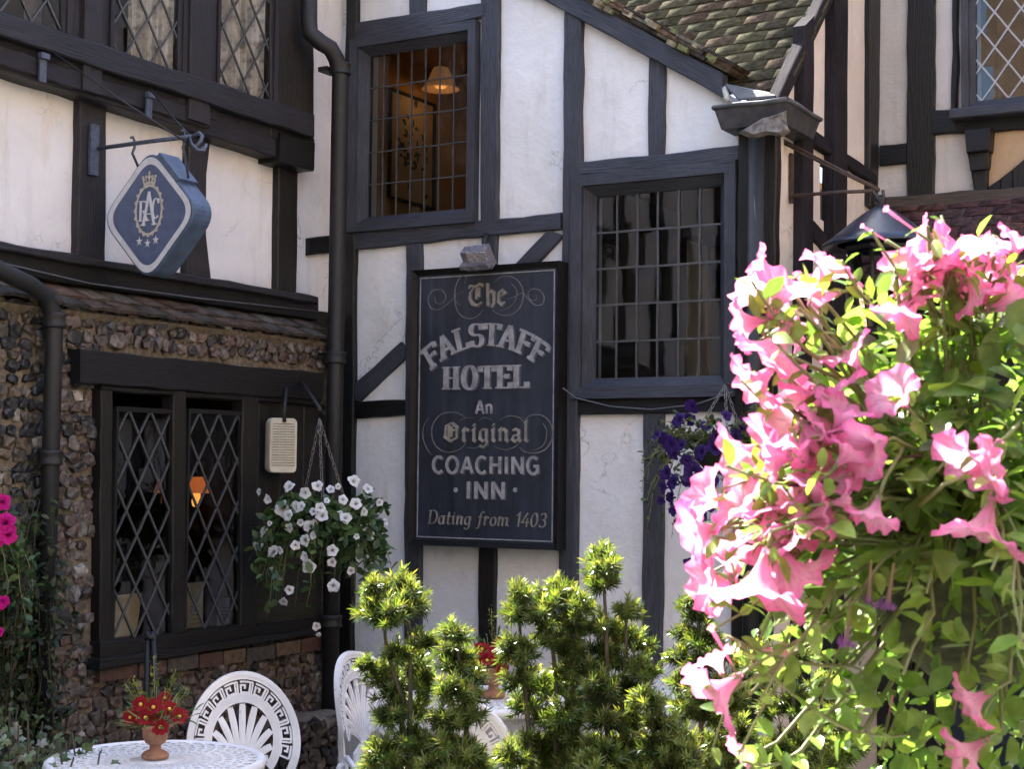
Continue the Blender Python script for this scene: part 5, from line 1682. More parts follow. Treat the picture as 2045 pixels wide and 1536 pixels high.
# ================================================================== PINK PETUNIA BASKET (foreground)
def build_pink():
    rnd = random.Random(77)
    D0 = 2.0
    cen = at_depth(1930, 1060, D0)
    root = thing("petunia_basket", "large sunlit hanging basket of pink petunias overflowing in the right foreground", "hanging basket", tuple(cen - V((0, 0, .1))))
    mb = MB()
    mb.lathe([(.0, -.20), (.07, -.19), (.125, -.14), (.155, -.06), (.165, 0.0), (.15, 0.0), (.0, -.01)], cen + V((.03, .03, .0)), 28)
    mb.build("basket", simple("dark_moss_basket", (0.03, 0.035, 0.015), .95, 0, .6, 60, .9), root)
    # stems with leaves
    st = MB(); lf = MB()
    up = V((0, 0, 1))
    PALL = [(0.19, 0.285, 0.065), (0.155, 0.25, 0.06), (0.22, 0.30, 0.075), (0.125, 0.205, 0.06), (0.20, 0.265, 0.085)]
    def leafy(pts, n, size, r0=.0034):
        st.tube(pts, lambda k: r0 * (1 - .55 * k), 6)
        for i in range(n):
            k = (i + rnd.uniform(.2, .8)) / n * (len(pts) - 1)
            j = min(int(k), len(pts) - 2); f = k - j
            p = pts[j].lerp(pts[j + 1], f); d = (pts[j + 1] - pts[j]).normalized()
            side = (d.cross(rvec(rnd))).normalized()
            dd = (side + d * rnd.uniform(.1, .7) + up * rnd.uniform(-.1, .35)).normalized()
            c = rnd.choice(PALL); kb = rnd.uniform(.75, 1.25); c = tuple(x * kb for x in c)
            s_ = size * rnd.uniform(.6, 1.3) * (1 - .30 * i / n)
            leaf(lf, p, dd, (up + rvec(rnd) * .8).normalized(), s_, s_ * rnd.uniform(.48, .66), c, rnd.uniform(-.1, .5), rnd.uniform(.1, .5))
    def arcpts(a, d, Ln, drop, n=7, wob=.012):
        out = []
        for i in range(n + 1):
            k = i / n
            out.append(a + d * (Ln * k) - up * (drop * k * k) + rvec(rnd) * wob * k)
        return out
    crown = cen + V((.03, .0, .03))
    for i in range(110):
        a = rnd.uniform(0, 2 * math.pi)
        el = rnd.uniform(-.35, 1.15)
        d = V((math.cos(a) * math.cos(el), math.sin(a) * math.cos(el), math.sin(el)))
        Ln = rnd.uniform(.16, .36)
        b0 = crown + V((d.x, d.y, 0)) * .09
        leafy(arcpts(b0, d, Ln, rnd.uniform(.03, .22), 7), rnd.randint(10, 16), .044)
    for i in range(5):  # trailing shoots below the rim
        a = rnd.uniform(0, 2 * math.pi)
        d = V((math.cos(a), math.sin(a), rnd.uniform(-.5, .1)))
        b0 = cen + V((math.cos(a), math.sin(a), 0)) * .14
        leafy(arcpts(b0, d, rnd.uniform(.10, .24), rnd.uniform(.10, .24), 7), rnd.randint(9, 13), .048, .0026)
    # hand-placed outer shoots running towards the flowers on the left
    for (x0, y0, x1, y1, dd) in ((1640, 720, 1500, 560, -.1), (1700, 800, 1530, 660, -.15), (1660, 880, 1480, 760, 0), (1640, 950, 1450, 930, -.1), (1700, 1080, 1420, 1070, -.05),
                                 (1740, 1130, 1440, 1110, .05), (1700, 1330, 1450, 1270, -.1), (1720, 1470, 1480, 1290, -.1), (1600, 1500, 1480, 1520, 0.0), (1760, 620, 1680, 520, 0),
                                 (1860, 600, 1740, 460, -.05), (1960, 640, 1880, 430, .1), (1900, 1440, 1700, 1460, -.1), (2010, 1400, 1940, 1500, -.15)):
        a = at_depth(x0, y0, D0 - .05 + dd * .5); b = at_depth(x1, y1, D0 - .08 + dd)
        pts = [crown.lerp(a, k / 3) for k in range(3)] + [a.lerp(b, k / 5) - up * (.012 * math.sin(math.pi * k / 5)) for k in range(6)]
        leafy(pts, 13, .040, .0036)
    # leaves filling out the body of the plant
    for i in range(2100):
        v = rvec(rnd)
        q = cen + V((.02 + v.x * .27, v.y * .25, .0 + v.z * (.32 if v.z > 0 else .42))) * rnd.uniform(.97, 1.03)
        if v.z < -.2 and v.x < -.5 and rnd.random() < .5: continue
        k_ = rnd.uniform(.72, 1.0)
        q = cen + (q - cen) * k_
        kb = rnd.uniform(.7, 1.25); c = tuple(x * kb for x in rnd.choice(PALL))
        s_ = (rnd.uniform(.020, .042) if rnd.random() < .68 else rnd.uniform(.042, .064)) if v.z > -.25 else rnd.uniform(.016, .042)
        dd = (v * .6 + rvec(rnd)).normalized()
        leaf(lf, q, dd, (up * 1.2 + v * .6 + rvec(rnd) * .6).normalized(), s_, s_ * rnd.uniform(.55, .75), c, rnd.uniform(-.1, .5), rnd.uniform(.1, .4))
    st.build("stems", M['stem'], root)
    lf.build("foliage", M['leaf'], root)
    # flowers: x, y, apparent diameter in px, image direction (degrees, 0 = right, 90 = up), tilt towards viewer, depth shift
    FL = [(1500, 555, 125, 150, -.2, -.1), (1575, 560, 150, 70, .1, -.12), (1665, 525, 120, 60, .2, -.05), (1475, 650, 110, 200, -.1, -.1), (1535, 715, 150, 235, .0, -.15),
          (1500, 775, 125, 215, .1, -.1), (1640, 770, 150, 100, -.2, -.08), (1575, 830, 150, 160, .3, -.12), (1520, 905, 150, 190, .1, -.15), (1660, 850, 140, 60, .3, -.05),
          (1465, 915, 130, 200, .2, -.05), (1600, 920, 140, 250, .2, -.18), (1400, 990, 120, 165, .2, -.08), (1470, 1000, 130, 140, .1, -.12), (1560, 985, 160, 120, .2, -.15), (1640, 960, 130, 80, .2, -.12),
          (1380, 1070, 130, 190, .1, -.1), (1450, 1090, 130, 110, .2, -.08), (1540, 1080, 150, 270, .1, -.16), (1620, 1070, 140, 300, .2, -.14), (1400, 1160, 130, 185, .2, -.05), (1450, 1170, 110, 160, .2, -.02),
          (1510, 1200, 190, 262, .25, -.22), (1590, 1165, 165, 290, .1, -.18), (1420, 1395, 140, 215, .1, -.2), (1425, 1310, 80, 110, -.1, -.15), (1910, 490, 170, 100, .1, -.1), (1850, 530, 150, 140, .2, -.1),
          (1960, 530, 130, 60, .2, -.05), (1795, 560, 120, 200, .2, -.12), (2010, 520, 130, 45, .1, 0), (2035, 600, 120, 20, .2, 0), (1790, 640, 100, 230, .2, -.05), (1960, 600, 100, 300, .2, -.03), (1905, 570, 120, 250, .2, -.05),
          (1935, 945, 170, 215, .15, -.26), (1985, 930, 120, 30, .1, -.26), (1955, 1080, 165, 245, .2, -.28), (1930, 1410, 110, 215, .1, -.2), (1920, 1515, 120, 210, .1, -.2), (1480, 1520, 90, 200, .0, -.05),
          (1585, 650, 90, 30, -.2, .1), (1690, 700, 100, 130, -.1, .1), (1700, 900, 90, 40, .1, .02), (1555, 1310, 60, 240, .1, -.05), (1830, 610, 90, 300, .2, -.05), (1620, 600, 110, 200, -.1, .08), (2040, 470, 90, 70, 0, -.05), (1700, 1000, 80, 10, .2, .0),
          (1530, 600, 110, 220, .1, -.02), (1610, 560, 110, 110, .2, -.02), (1690, 810, 110, 70, .2, -.02), (1640, 890, 120, 310, .3, -.12), (1660, 1020, 100, 20, .2, -.1), (1550, 1140, 110, 220, .3, -.15), (1780, 780, 110, 140, .4, -.12),
          (1880, 540, 110, 290, .2, -.12), (1930, 560, 100, 220, .3, -.1), (1820, 480, 110, 150, .1, -.05), (1990, 480, 120, 80, .1, -.02), (1720, 900, 110, 200, .5, -.12), (1740, 1040, 100, 250, .4, -.12)]
    FUN = [(.08, 0.0, 0), (.12, .28, .03), (.20, .52, .10), (.36, .74, .30), (.60, .90, .55), (.82, .99, .80), (1.0, 1.02, 1.0)]
    var = [flower_mesh("pink_flower", M['pink'], .046, .044, s_, 5, .10, .04 + .05 * (s_ % 3), 1.0, FUN) for s_ in range(6)]
    fs = MB(); fl_ = MB()
    for i, (x, y, dpx, ang, tw, dz) in enumerate(FL):
        vx = (x - 1930) * D0 / F / .27; vz = (1060 - y) * D0 / F / (.32 if y < 1060 else .42)
        q_ = vx * vx + vz * vz
        if q_ < 1: dz = min(dz, -.27 * math.sqrt(1 - q_) - .03)
        d = D0 + dz
        c = at_depth(x, y, d)
        R_ = dpx * .53 * d / F
        s_ = R_ / .040
        ax = (CR * math.cos(rad(ang)) + CU * math.sin(rad(ang)) - _f * tw + rvec(rnd) * .15).normalized()
        base = c - ax * (.042 * s_)
        o = put(var[i % 6], "flower", root, base, ax, rnd.uniform(0, 6), s_)
        # calyx and pedicel
        tgt = crown + V((rnd.uniform(-.10, .06), rnd.uniform(-.08, .08), rnd.uniform(-.08, .10)))
        back = base - ax * .02
        mid_ = back.lerp(tgt, .3) - ax * .02
        fs.tube([base + ax * .004, base - ax * .004, back, mid_, back.lerp(tgt, .75), tgt], lambda k: .0022 + .0006 * k, 6)
        for j in range(5):   # small leaves round the calyx, between the blooms
            sd2 = rvec(rnd); s2_ = rnd.uniform(.016, .036)
            leaf(fl_, base - ax * rnd.uniform(.0, .03) + sd2 * .012 - _f * .012, (sd2 + ax * .6 - _f * .3).normalized(), (up + rvec(rnd) * .6).normalized(), s2_, s2_ * rnd.uniform(.45, .65), rnd.choice(PALL), .2, .2)
        for j in range(4):
            k_ = rnd.uniform(.1, .9)
            p = back.lerp(tgt, k_) + rvec(rnd) * .006
            s2_ = rnd.uniform(.018, .040)
            leaf(fl_, p, (rvec(rnd) + up * .3).normalized(), (up + rvec(rnd) * .7).normalized(), s2_, s2_ * rnd.uniform(.5, .7), tuple(x * rnd.uniform(.9, 1.15) for x in rnd.choice(PALL)), .2, .2)
        for j in range(5):
            a = 2 * math.pi * j / 5
            o1 = ax.orthogonal().normalized(); o2 = ax.cross(o1)
            sd_ = (o1 * math.cos(a) + o2 * math.sin(a))
            needle(fs, base - ax * .004, ax + sd_ * .45, sd_, .020 * s_, .005, (0.1, 0.14, 0.03))
    fs.build("flower_stalks", M['stem'], root); fl_.build("stalk_leaves", M['leaf'], root)
    # closed buds
    bm = flower_mesh("bud", M['pink'], .013, .055, 9, 5, .02, 0, .5)
    for (x, y, ang, s_) in ((1800, 440, 145, .85), (1745, 465, 150, .6), (1880, 465, 100, .5), (1830, 910, 190, .9), (1440, 1290, 120, .9), (1780, 1405, 80, .5)):
        ax = CR * math.cos(rad(ang)) + CU * math.sin(rad(ang)) - _f * .1
        p = at_depth(x, y, D0 - .12)
        put(bm, "bud", root, p - ax * .03 * s_, ax, 0, s_)
        fs2 = MB(); fs2.tube([p - ax * .03 * s_, p - ax * .07, crown.lerp(p, .4), crown], .0022, 6); fs2.build("flower_stalk", M['stem'], root)
    wm = flower_mesh("wilted_flower", M['wilted'], .014, .05, 14, 5, .3, .5, .8)
    for (x, y) in ((1740, 1160), (1785, 1165), (1700, 1240)):
        put(wm, "wilted_flower", root, at_depth(x, y - 40, D0 - .25), -CU + CR * rnd.uniform(-.25, .2), 0, 1.0)
    # chains
    hook = at_depth(2330, 20, D0)
    for dx, dy in ((-.13, -.05), (.13, -.05), (0, .14)):
        ch = MB(); a = cen + V((.03 + dx, .03 + dy, 0)); n = int((hook - a).length / .022)
        d = (hook - a).normalized(); s1 = d.orthogonal().normalized(); s2 = d.cross(s1)
        for i in range(n):
            c = a.lerp(hook, (i + .5) / n); s_ = s1 if i % 2 else s2
            pts = [c + d * .015 * math.cos(t) + s_ * .006 * math.sin(t) for t in [2 * math.pi * k / 10 for k in range(11)]]
            ch.tube(pts, .0016, 5, cap=False)
        ch.build("chain", simple("galvanised_chain", (0.16, 0.14, 0.14), .5, .5, .2, 50, 0), root)
build_pink()

# ================================================================== SMALLER FLOWER BASKETS
def basket(name, label, cen, rx, rz, hang, nst, fdata, flowers, lsize, seed, pal, group=None, anchor=None, mat=None, trail=1.0, chains=3, keep=None):
    rnd = random.Random(seed)
    root = thing(name, label, "hanging basket", tuple(cen), group)
    up = V((0, 0, 1))
    mb = MB()
    mb.lathe([(.0, -.15), (.06, -.14), (.11, -.09), (.135, -.02), (.14, .0), (.0, -.005)], cen, 22)
    mb.build("basket", simple("dark_moss_basket", (0.02, 0.024, 0.012), .95, 0, .6, 60, .9), root)
    st = MB(); lf = MB()
    for i in range(nst):
        a = rnd.uniform(0, 2 * math.pi); el = rnd.uniform(-.3, .85)
        d = V((math.cos(a) * math.cos(el), math.sin(a) * math.cos(el), math.sin(el)))
        Ln = rx * rnd.uniform(.55, 1.15)
        tr = rz * rnd.uniform(.2, 1.0) ** 1.4 * trail * (1.3 - max(0, d.z))
        b0 = cen + V((d.x, d.y, 0)) * .09
        pts = []
        n = 8
        for k in range(n + 1):
            q = k / n
            pts.append(b0 + d * Ln * math.sin(q * 1.35) - up * tr * q ** 2.2 + rvec(rnd) * .01 * q)
        st.tube(pts, lambda k: .0028 * (1 - .6 * k), 5)
        nl = rnd.randint(14, 20)
        for j in range(nl):
            k = (j + rnd.random()) / nl * n; jj = min(int(k), n - 1)
            p = pts[jj].lerp(pts[jj + 1], k - jj)
            side = (V((d.x, d.y, 0)) * .5 + rvec(rnd)).normalized()
            kb = rnd.uniform(.6, 1.35); c = tuple(x * kb for x in rnd.choice(pal))
            s_ = lsize * rnd.uniform(.6, 1.3)
            leaf(lf, p, side, (up * .8 + rvec(rnd)).normalized(), s_, s_ * rnd.uniform(.5, .75), c, rnd.uniform(-.1, .5), .25)
    st.build("stems", M['stem'], root)
    lf.build("foliage", mat or M['darkleaf'], root)
    for i, (p, ax, s_) in enumerate(flowers):
        put(fdata[i % len(fdata)], "flower", root, p, ax, rnd.uniform(0, 6), s_)
    if anchor:
        for k in range(chains):
            a0 = 2 * math.pi * k / chains + .6
            a = cen + V((.135 * math.cos(a0), .135 * math.sin(a0), 0))
            ch = MB(); n = int((anchor - a).length / .026)
            d = (anchor - a).normalized(); s1 = d.orthogonal().normalized(); s2 = d.cross(s1)
            for i in range(n):
                c = a.lerp(anchor, (i + .5) / n); s_ = s1 if i % 2 else s2
                ch.tube([c + d * .018 * math.cos(t) + s_ * .007 * math.sin(t) for t in [2 * math.pi * k2 / 8 for k2 in range(9)]], .002, 5, cap=False)
            ch.build("chain", simple("dull_chain", (0.16, 0.15, 0.15), .45, .5, .2, 50, 0), root)
    return root

def build_baskets():
    rnd = random.Random(5)
    DG = [(0.05, 0.10, 0.03), (0.04, 0.085, 0.028), (0.065, 0.115, 0.036), (0.075, 0.12, 0.04), (0.04, 0.07, 0.035)]
    # white
    dW = 7.15
    cen = at_depth(648, 1035, dW)
    FW = [(517, 983, 24), (534, 997, 38), (577, 972, 40), (563, 1015, 52), (592, 1013, 36), (609, 985, 38), (634, 970, 42), (660, 977, 32), (675, 972, 26), (707, 961, 40), (640, 1014, 40), (626, 1022, 28), (685, 998, 32), (711, 1006, 36), (727, 1023, 28),
          (736, 976, 36), (601, 1012, 40), (643, 1030, 42), (678, 1028, 34), (690, 1034, 46), (727, 1052, 36), (621, 1052, 44), (600, 1044, 22), (538, 1046, 20), (577, 1055, 28), (526, 1062, 36), (511, 1092, 38), (523, 1090, 22), (545, 1103, 46), (558, 1099, 34),
          (590, 1090, 36), (609, 1079, 42), (625, 1070, 30), (608, 1112, 30), (617, 1132, 46), (664, 1100, 44), (663, 1124, 30), (543, 1142, 38), (555, 1154, 42), (666, 1171, 46), (701, 1141, 34), (578, 1179, 32), (566, 1203, 38), (632, 1252, 36), (636, 1268, 20),
          (718, 1116, 32), (758, 1004, 26), (770, 1043, 26), (738, 1070, 34), (712, 1072, 22), (575, 1030, 34), (653, 1000, 22), (700, 1064, 24)]
    fd = [flower_mesh("white_flower", M['white'], .040, .030, 30 + s_, 5, .08, .08, 1.0) for s_ in range(4)]
    fl = []
    for (x, y, dp) in FW:
        nx, ny = (x - 636) / 130, (y - 1040) / 170
        dd = dW - rnd.uniform(.22, .34) * math.sqrt(max(0.03, 1 - min(1, nx * nx + ny * ny * .5))) + rnd.uniform(-.03, .03)
        p = at_depth(x, y, dd)
        ax = (V((nx * .8, -1.0, -ny * .4 + .15)) + rvec(rnd) * .5).normalized()
        s_ = dp * rnd.uniform(.26, .38) * dd / F / .040
        fl.append((p - ax * .030 * s_, ax, s_))
    top = at_depth(638, 838, dW)
    r = basket("petunia_basket", "hanging basket of small white petunias by the dark drainpipe", cen, .205, .36, 0, 180, fd, fl, .052, 3, DG, None, top, trail=.85)
    mb = MB()
    wl = LL.pt(602, 770, .03)
    mb.tube([LL.pt(600, 760, .04), top + V((0, 0, .05))], .010, 6)
    mb.tube([top + V((0, 0, .05)), LU.at(LU.tz(650, 820, .1)[0], top.z + .05, .1)], .009, 6)
    tag(mb.build("basket_bracket", M['iron']), "slim black iron bracket carrying the white petunia basket", "bracket")
    # purple
    dP = 6.85
    cen = at_depth(1440, 880, dP)
    fdp = [flower_mesh("purple_flower", M['purple'], .040, .032, 50 + s_, 5, .08, .05, 1.0) for s_ in range(3)]
    fl = []
    for (x, y, dp) in [(1330, 875, 46), (1356, 840, 44), (1382, 812, 40), (1378, 838, 36), (1345, 905, 40), (1338, 885, 50), (1400, 905, 44), (1428, 895, 46), (1432, 870, 38), (1330, 945, 40), (1385, 945, 56), (1395, 965, 56), (1372, 955, 44), (1345, 965, 44), (1325, 975, 36), (1420, 960, 44),
                       (1405, 985, 44), (1372, 920, 36), (1340, 995, 36), (1375, 1000, 38), (1345, 1020, 30), (1355, 1045, 28), (1482, 845, 40), (1470, 870, 36), (1320, 1000, 24), (1312, 870, 30), (1410, 850, 30), (1360, 890, 34), (1400, 1030, 36), (1420, 1010, 36), (1375, 1125, 28), (1450, 830, 32)]:
        dd = dP - .20 + rnd.uniform(-.05, .05)
        ax = (V(((x - 1440) / 130, -1.0, .1)) + rvec(rnd) * .6).normalized()
        s_ = dp * .42 * dd / F / .040
        fl.append((at_depth(x, y, dd) - ax * .03 * s_, ax, s_))
    DG2 = [(0.06, 0.085, 0.03), (0.05, 0.07, 0.03), (0.085, 0.10, 0.05), (0.04, 0.06, 0.025)]
    basket("petunia_basket", "hanging basket of deep purple petunias under the large small-paned window", cen, .28, .42, 0, 80, fdp, fl, .030, 9, DG2, None, MP.pt(1448, 770, .32), trail=.9)
    mb = MB(); mb.tube([MP.pt(1500, 790, .04), MP.pt(1448, 765, .32)], .009, 6)
    tag(mb.build("basket_bracket", M['iron']), "black iron bracket holding the purple petunia basket on the corner post", "bracket")
    # magenta at the left edge
    dM = 5.2
    cen = at_depth(-75, 1060, dM)
    fdm = [flower_mesh("magenta_flower", M['magenta'], .040, .032, 70 + s_, 5, .08, .05, 1.0) for s_ in range(3)]
    fl = []
    for (x, y, dp) in [(4, 1003, 44), (10, 1045, 56), (16, 1068, 50), (-6, 1075, 50), (4, 1203, 40), (-8, 1210, 40), (-20, 1120, 50), (-40, 1010, 50), (-50, 1080, 56), (-2, 1262, 26), (-60, 1150, 50), (-90, 1050, 50)]:
        dd = dM - .18
        ax = (V((.3, -1.0, .1)) + rvec(rnd) * .5).normalized()
        s_ = dp * .42 * dd / F / .040
        fl.append((at_depth(x, y, dd) - ax * .03 * s_, ax, s_))
    basket("petunia_basket", "magenta petunias trailing in from the left edge in front of the shrub", cen, .14, .30, 0, 30, fdm, fl, .035, 15, DG, None, None, trail=.9)
build_baskets()

# ================================================================== YEWS
def yew(label, d, clumps, stems, seed, group):
    rnd = random.Random(seed)
    allp = [at_depth(x, y, d) for st_ in stems for (x, y) in st_[:1]]
    base = at_depth(stems[0][0][0], stems[0][0][1], d); base = V((base.x, base.y, 0.0))
    root = thing("yew", label, "yew", tuple(base), group)
    up = V((0, 0, 1))
    tk = MB(); nd = MB()
    for st_ in stems:
        pts = [base + V((rnd.uniform(-.02, .02), rnd.uniform(-.02, .02), .0))]
        for (x, y) in st_:
            pts.append(at_depth(x, y, d + rnd.uniform(-.02, .02)))
        tk.tube(pts, lambda k: .008 * (1 - .6 * k), 7)
    G = [(0.070, 0.115, 0.032), (0.088, 0.132, 0.036), (0.056, 0.094, 0.027), (0.100, 0.142, 0.040)]
    xs = [c[0] for c in clumps]
    clumps = list(clumps) + [(rnd.uniform(min(xs) - 15, max(xs) + 15), rnd.uniform(1480, 1590), rnd.uniform(30, 42)) for _ in range(8)]
    def shoot(a, dr, Ln, tip, nn):
        b = a + dr * Ln
        tk.tube([a, b], .0018, 4, cap=False)
        o1 = dr.orthogonal().normalized(); o2 = dr.cross(o1)
        ph = rnd.uniform(0, 6)
        for i in range(nn):
            k = (i + 1) / nn
            an = ph + i * 2.4
            s_ = o1 * math.cos(an) + o2 * math.sin(an)
            fw = .35 + .9 * max(0, k - .55) / .45
            dd = (s_ + dr * fw + up * .10).normalized()
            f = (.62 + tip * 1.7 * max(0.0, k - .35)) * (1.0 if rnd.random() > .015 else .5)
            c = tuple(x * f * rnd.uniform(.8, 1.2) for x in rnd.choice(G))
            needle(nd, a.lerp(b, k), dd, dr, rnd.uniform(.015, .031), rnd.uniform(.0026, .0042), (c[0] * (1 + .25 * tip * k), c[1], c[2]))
    for (x, y, r) in clumps:
        c = at_depth(x, y, d + rnd.uniform(-.07, .07))
        R_ = r * .93 * d / F
        n = max(7, int(6 + r * .30))
        for i in range(n):
            dr = rvec(rnd); dr.z = abs(dr.z) * .9 + .12 if rnd.random() < .75 else dr.z * .4
            dr.normalize()
            a = c - up * R_ * .45 + dr * R_ * .15
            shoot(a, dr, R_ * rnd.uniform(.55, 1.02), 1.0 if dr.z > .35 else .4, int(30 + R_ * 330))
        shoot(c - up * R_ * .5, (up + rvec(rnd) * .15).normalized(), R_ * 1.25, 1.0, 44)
    tk.build("stems", M['bark'], root)
    nd.build("foliage", M['needle'], root)
GY = "clipped yews in front of the tables"
yew("sunlit yew at the left end of the row, with two rounded heads side by side", 3.75,
    [(740, 1205, 40), (772, 1222, 50), (745, 1170, 28), (800, 1165, 42), (818, 1190, 46), (800, 1215, 36), (845, 1280, 30), (770, 1340, 40), (735, 1330, 26), (800, 1300, 34), (830, 1330, 44), (790, 1370, 46), (845, 1360, 36), (780, 1420, 40), (830, 1410, 36), (770, 1500, 44), (820, 1470, 44), (850, 1510, 40), (790, 1540, 50)],
    [[(800, 1500), (805, 1400), (772, 1300), (765, 1230)], [(815, 1500), (820, 1400), (818, 1260), (815, 1180)]], 1, GY)
yew("short slender yew with a single pointed head below the lower left of the board", 3.55,
    [(905, 1262, 30), (910, 1295, 40), (905, 1325, 34), (945, 1345, 34), (900, 1375, 38), (935, 1390, 36), (880, 1430, 32), (915, 1440, 30), (940, 1420, 28), (890, 1480, 34), (930, 1500, 40), (960, 1530, 40), (910, 1530, 44)],
    [[(932, 1500), (930, 1420), (918, 1330), (910, 1270)]], 2, GY)
yew("dense yew with three bunched heads under the right half of the inn board", 3.7,
    [(1035, 1185, 34), (1030, 1215, 40), (1100, 1190, 44), (1090, 1225, 46), (1120, 1175, 34), (1155, 1205, 36), (1150, 1240, 36), (1015, 1290, 32), (1045, 1300, 30), (1105, 1270, 40), (1140, 1290, 38), (1040, 1350, 42), (1070, 1360, 40), (1110, 1360, 44), (1140, 1340, 36), (1050, 1400, 40), (1090, 1430, 44), (1130, 1420, 44), (1060, 1480, 46), (1110, 1490, 50), (1150, 1470, 40), (1080, 1540, 50)],
    [[(1110, 1500), (1112, 1380), (1100, 1260), (1100, 1200)], [(1060, 1500), (1050, 1400), (1040, 1290), (1035, 1200)], [(1130, 1500), (1145, 1350), (1152, 1230)]], 3, GY)
yew("tallest yew with one ball-shaped head raised above a long bare stem", 3.65,
    [(1200, 1105, 30), (1195, 1135, 42), (1215, 1130, 36), (1205, 1160, 30), (1250, 1215, 32), (1200, 1245, 36), (1240, 1260, 42), (1280, 1280, 34), (1195, 1290, 36), (1225, 1310, 44), (1265, 1320, 44), (1175, 1330, 30), (1200, 1370, 44), (1250, 1370, 44), (1290, 1340, 30), (1210, 1430, 46), (1260, 1430, 44), (1200, 1490, 46), (1250, 1500, 50), (1230, 1545, 50)],
    [[(1212, 1500), (1214, 1380), (1210, 1240), (1204, 1140)], [(1245, 1500), (1242, 1400), (1250, 1300), (1250, 1220)]], 4, GY)
yew("broad low yew between the tallest yew and the column-shaped one", 3.5,
    [(1290, 1400, 36), (1320, 1440, 40), (1310, 1480, 44), (1350, 1470, 40), (1290, 1510, 46), (1340, 1530, 50), (1370, 1510, 44), (1180, 1530, 40)],
    [[(1310, 1520), (1305, 1440), (1300, 1380)]], 5, GY)
yew("column-shaped yew at the right end of the row, half behind the pink petunias", 3.8,
    [(1385, 1195, 30), (1395, 1225, 34), (1370, 1260, 34), (1405, 1270, 36), (1365, 1310, 34), (1400, 1320, 38), (1440, 1300, 34), (1360, 1360, 34), (1400, 1370, 40), (1440, 1360, 40), (1370, 1410, 38), (1420, 1420, 44), (1470, 1400, 40), (1480, 1460, 44), (1430, 1480, 48), (1400, 1520, 46), (1470, 1530, 50), (1500, 1340, 40)],
    [[(1400, 1500), (1400, 1380), (1395, 1250), (1388, 1200)]], 6, GY)

yew("shaded yew behind the lower stems of the pink petunias, right of the column-shaped one", 3.95,
    [(1530, 1300, 36), (1560, 1340, 42), (1600, 1310, 34), (1640, 1370, 44), (1590, 1400, 46), (1540, 1410, 42), (1680, 1420, 44), (1620, 1460, 48), (1560, 1480, 46), (1690, 1490, 46), (1640, 1530, 48), (1580, 1550, 48)],
    [[(1590, 1500), (1585, 1400), (1560, 1320)], [(1640, 1500), (1640, 1380)]], 7, GY)

# ================================================================== SHRUB AND IVY ON THE LEFT
def climber():
    rnd = random.Random(31)
    b = LL.at(LL.tz(60, 1400)[0], 0, .25)
    root = thing("climbing_shrub", "dark loose climbing shrub against the flint wall at the left edge", "shrub", tuple(b))
    st = MB(); lf = MB(); up = V((0, 0, 1))
    DG = [(0.022, 0.040, 0.014), (0.03, 0.05, 0.016), (0.018, 0.03, 0.012), (0.045, 0.05, 0.02), (0.05, 0.08, 0.03)]
    for i in range(46):
        px = rnd.uniform(-90, 120); top = rnd.uniform(930, 1150) + max(0, px - 20) * .8
        o = rnd.uniform(.04, .30)
        t0 = LL.tz(px, 1500, o)[0]; p0 = LL.at(t0 + rnd.uniform(-.1, .1), 0, o * .6)
        p1 = LL.pt(px + rnd.uniform(-30, 40), top, o)
        pts = [p0.lerp(p1, k / 8) + rvec(rnd) * .03 for k in range(9)]
        st.tube(pts, lambda k: .005 * (1 - .7 * k), 5)
        for j in range(95):
            k = rnd.uniform(.15, 1) * 8; jj = min(int(k), 7)
            p = pts[jj].lerp(pts[jj + 1], k - jj) + rvec(rnd) * .03
            c = tuple(x * rnd.uniform(.7, 1.2) for x in rnd.choice(DG))
            s_ = rnd.uniform(.020, .050)
            leaf(lf, p, rvec(rnd), (up + MD + rvec(rnd)).normalized(), s_, s_ * .5, c)
    st.build("stems", M['bark'], root); lf.build("foliage", M['darkleaf'], root)
    # ivy
    b = at_depth(20, 1480, 4.6)
    root = thing("ivy", "pale variegated ivy spilling at the lower left corner beside the round table", "ivy", (b.x, b.y, 0))
    st = MB(); lf = MB()
    PV = [(0.10, 0.14, 0.07), (0.16, 0.20, 0.13), (0.05, 0.085, 0.03), (0.06, 0.10, 0.035), (0.25, 0.28, 0.20), (0.035, 0.06, 0.025)]
    def ivyleaf(p, d, n, s_, c):
        d = d.normalized(); sd_ = d.cross(n).normalized(); n2 = sd_.cross(d)
        b_ = len(lf.v)
        for (x, y) in [(0, 0), (.5, -.1), (.42, .32), (.62, .62), (.22, .62), (0, 1.05), (-.22, .62), (-.62, .62), (-.42, .32), (-.5, -.1)]:
            lf.v.append(p + sd_ * x * s_ + d * y * s_ + n2 * (-.25 * abs(x) * s_))
        lf.v.append(p + d * .42 * s_ + n2 * .05 * s_)
        for i in range(10): lf.face((b_ + 10, b_ + i, b_ + (i + 1) % 10), None, c)
    for i in range(70):
        px, py = rnd.uniform(-60, 190), rnd.uniform(1400, 1560)
        if py < 1400 + max(0, px - 40) * .55: py += 70
        d = rnd.uniform(4.6, 5.6)
        p1 = at_depth(px, py, d)
        p0 = V((p1.x + rnd.uniform(-.1, .1), p1.y + .05, 0))
        pts = [p0.lerp(p1, k / 5) + rvec(rnd) * .02 for k in range(6)]
        st.tube(pts, .003, 5)
        for j in range(22):
            k = rnd.uniform(.4, 1) * 5; jj = min(int(k), 4)
            p = pts[jj].lerp(pts[jj + 1], k - jj) + rvec(rnd) * .04
            c = tuple(x * rnd.uniform(.8, 1.2) for x in rnd.choice(PV))
            ivyleaf(p, (rvec(rnd) - up * .4), (up + V((0, -1, 0)) + rvec(rnd) * .7).normalized(), rnd.uniform(.018, .036), c)
    st.build("stems", M['bark'], root); lf.build("foliage", M['darkleaf'], root)
climber()

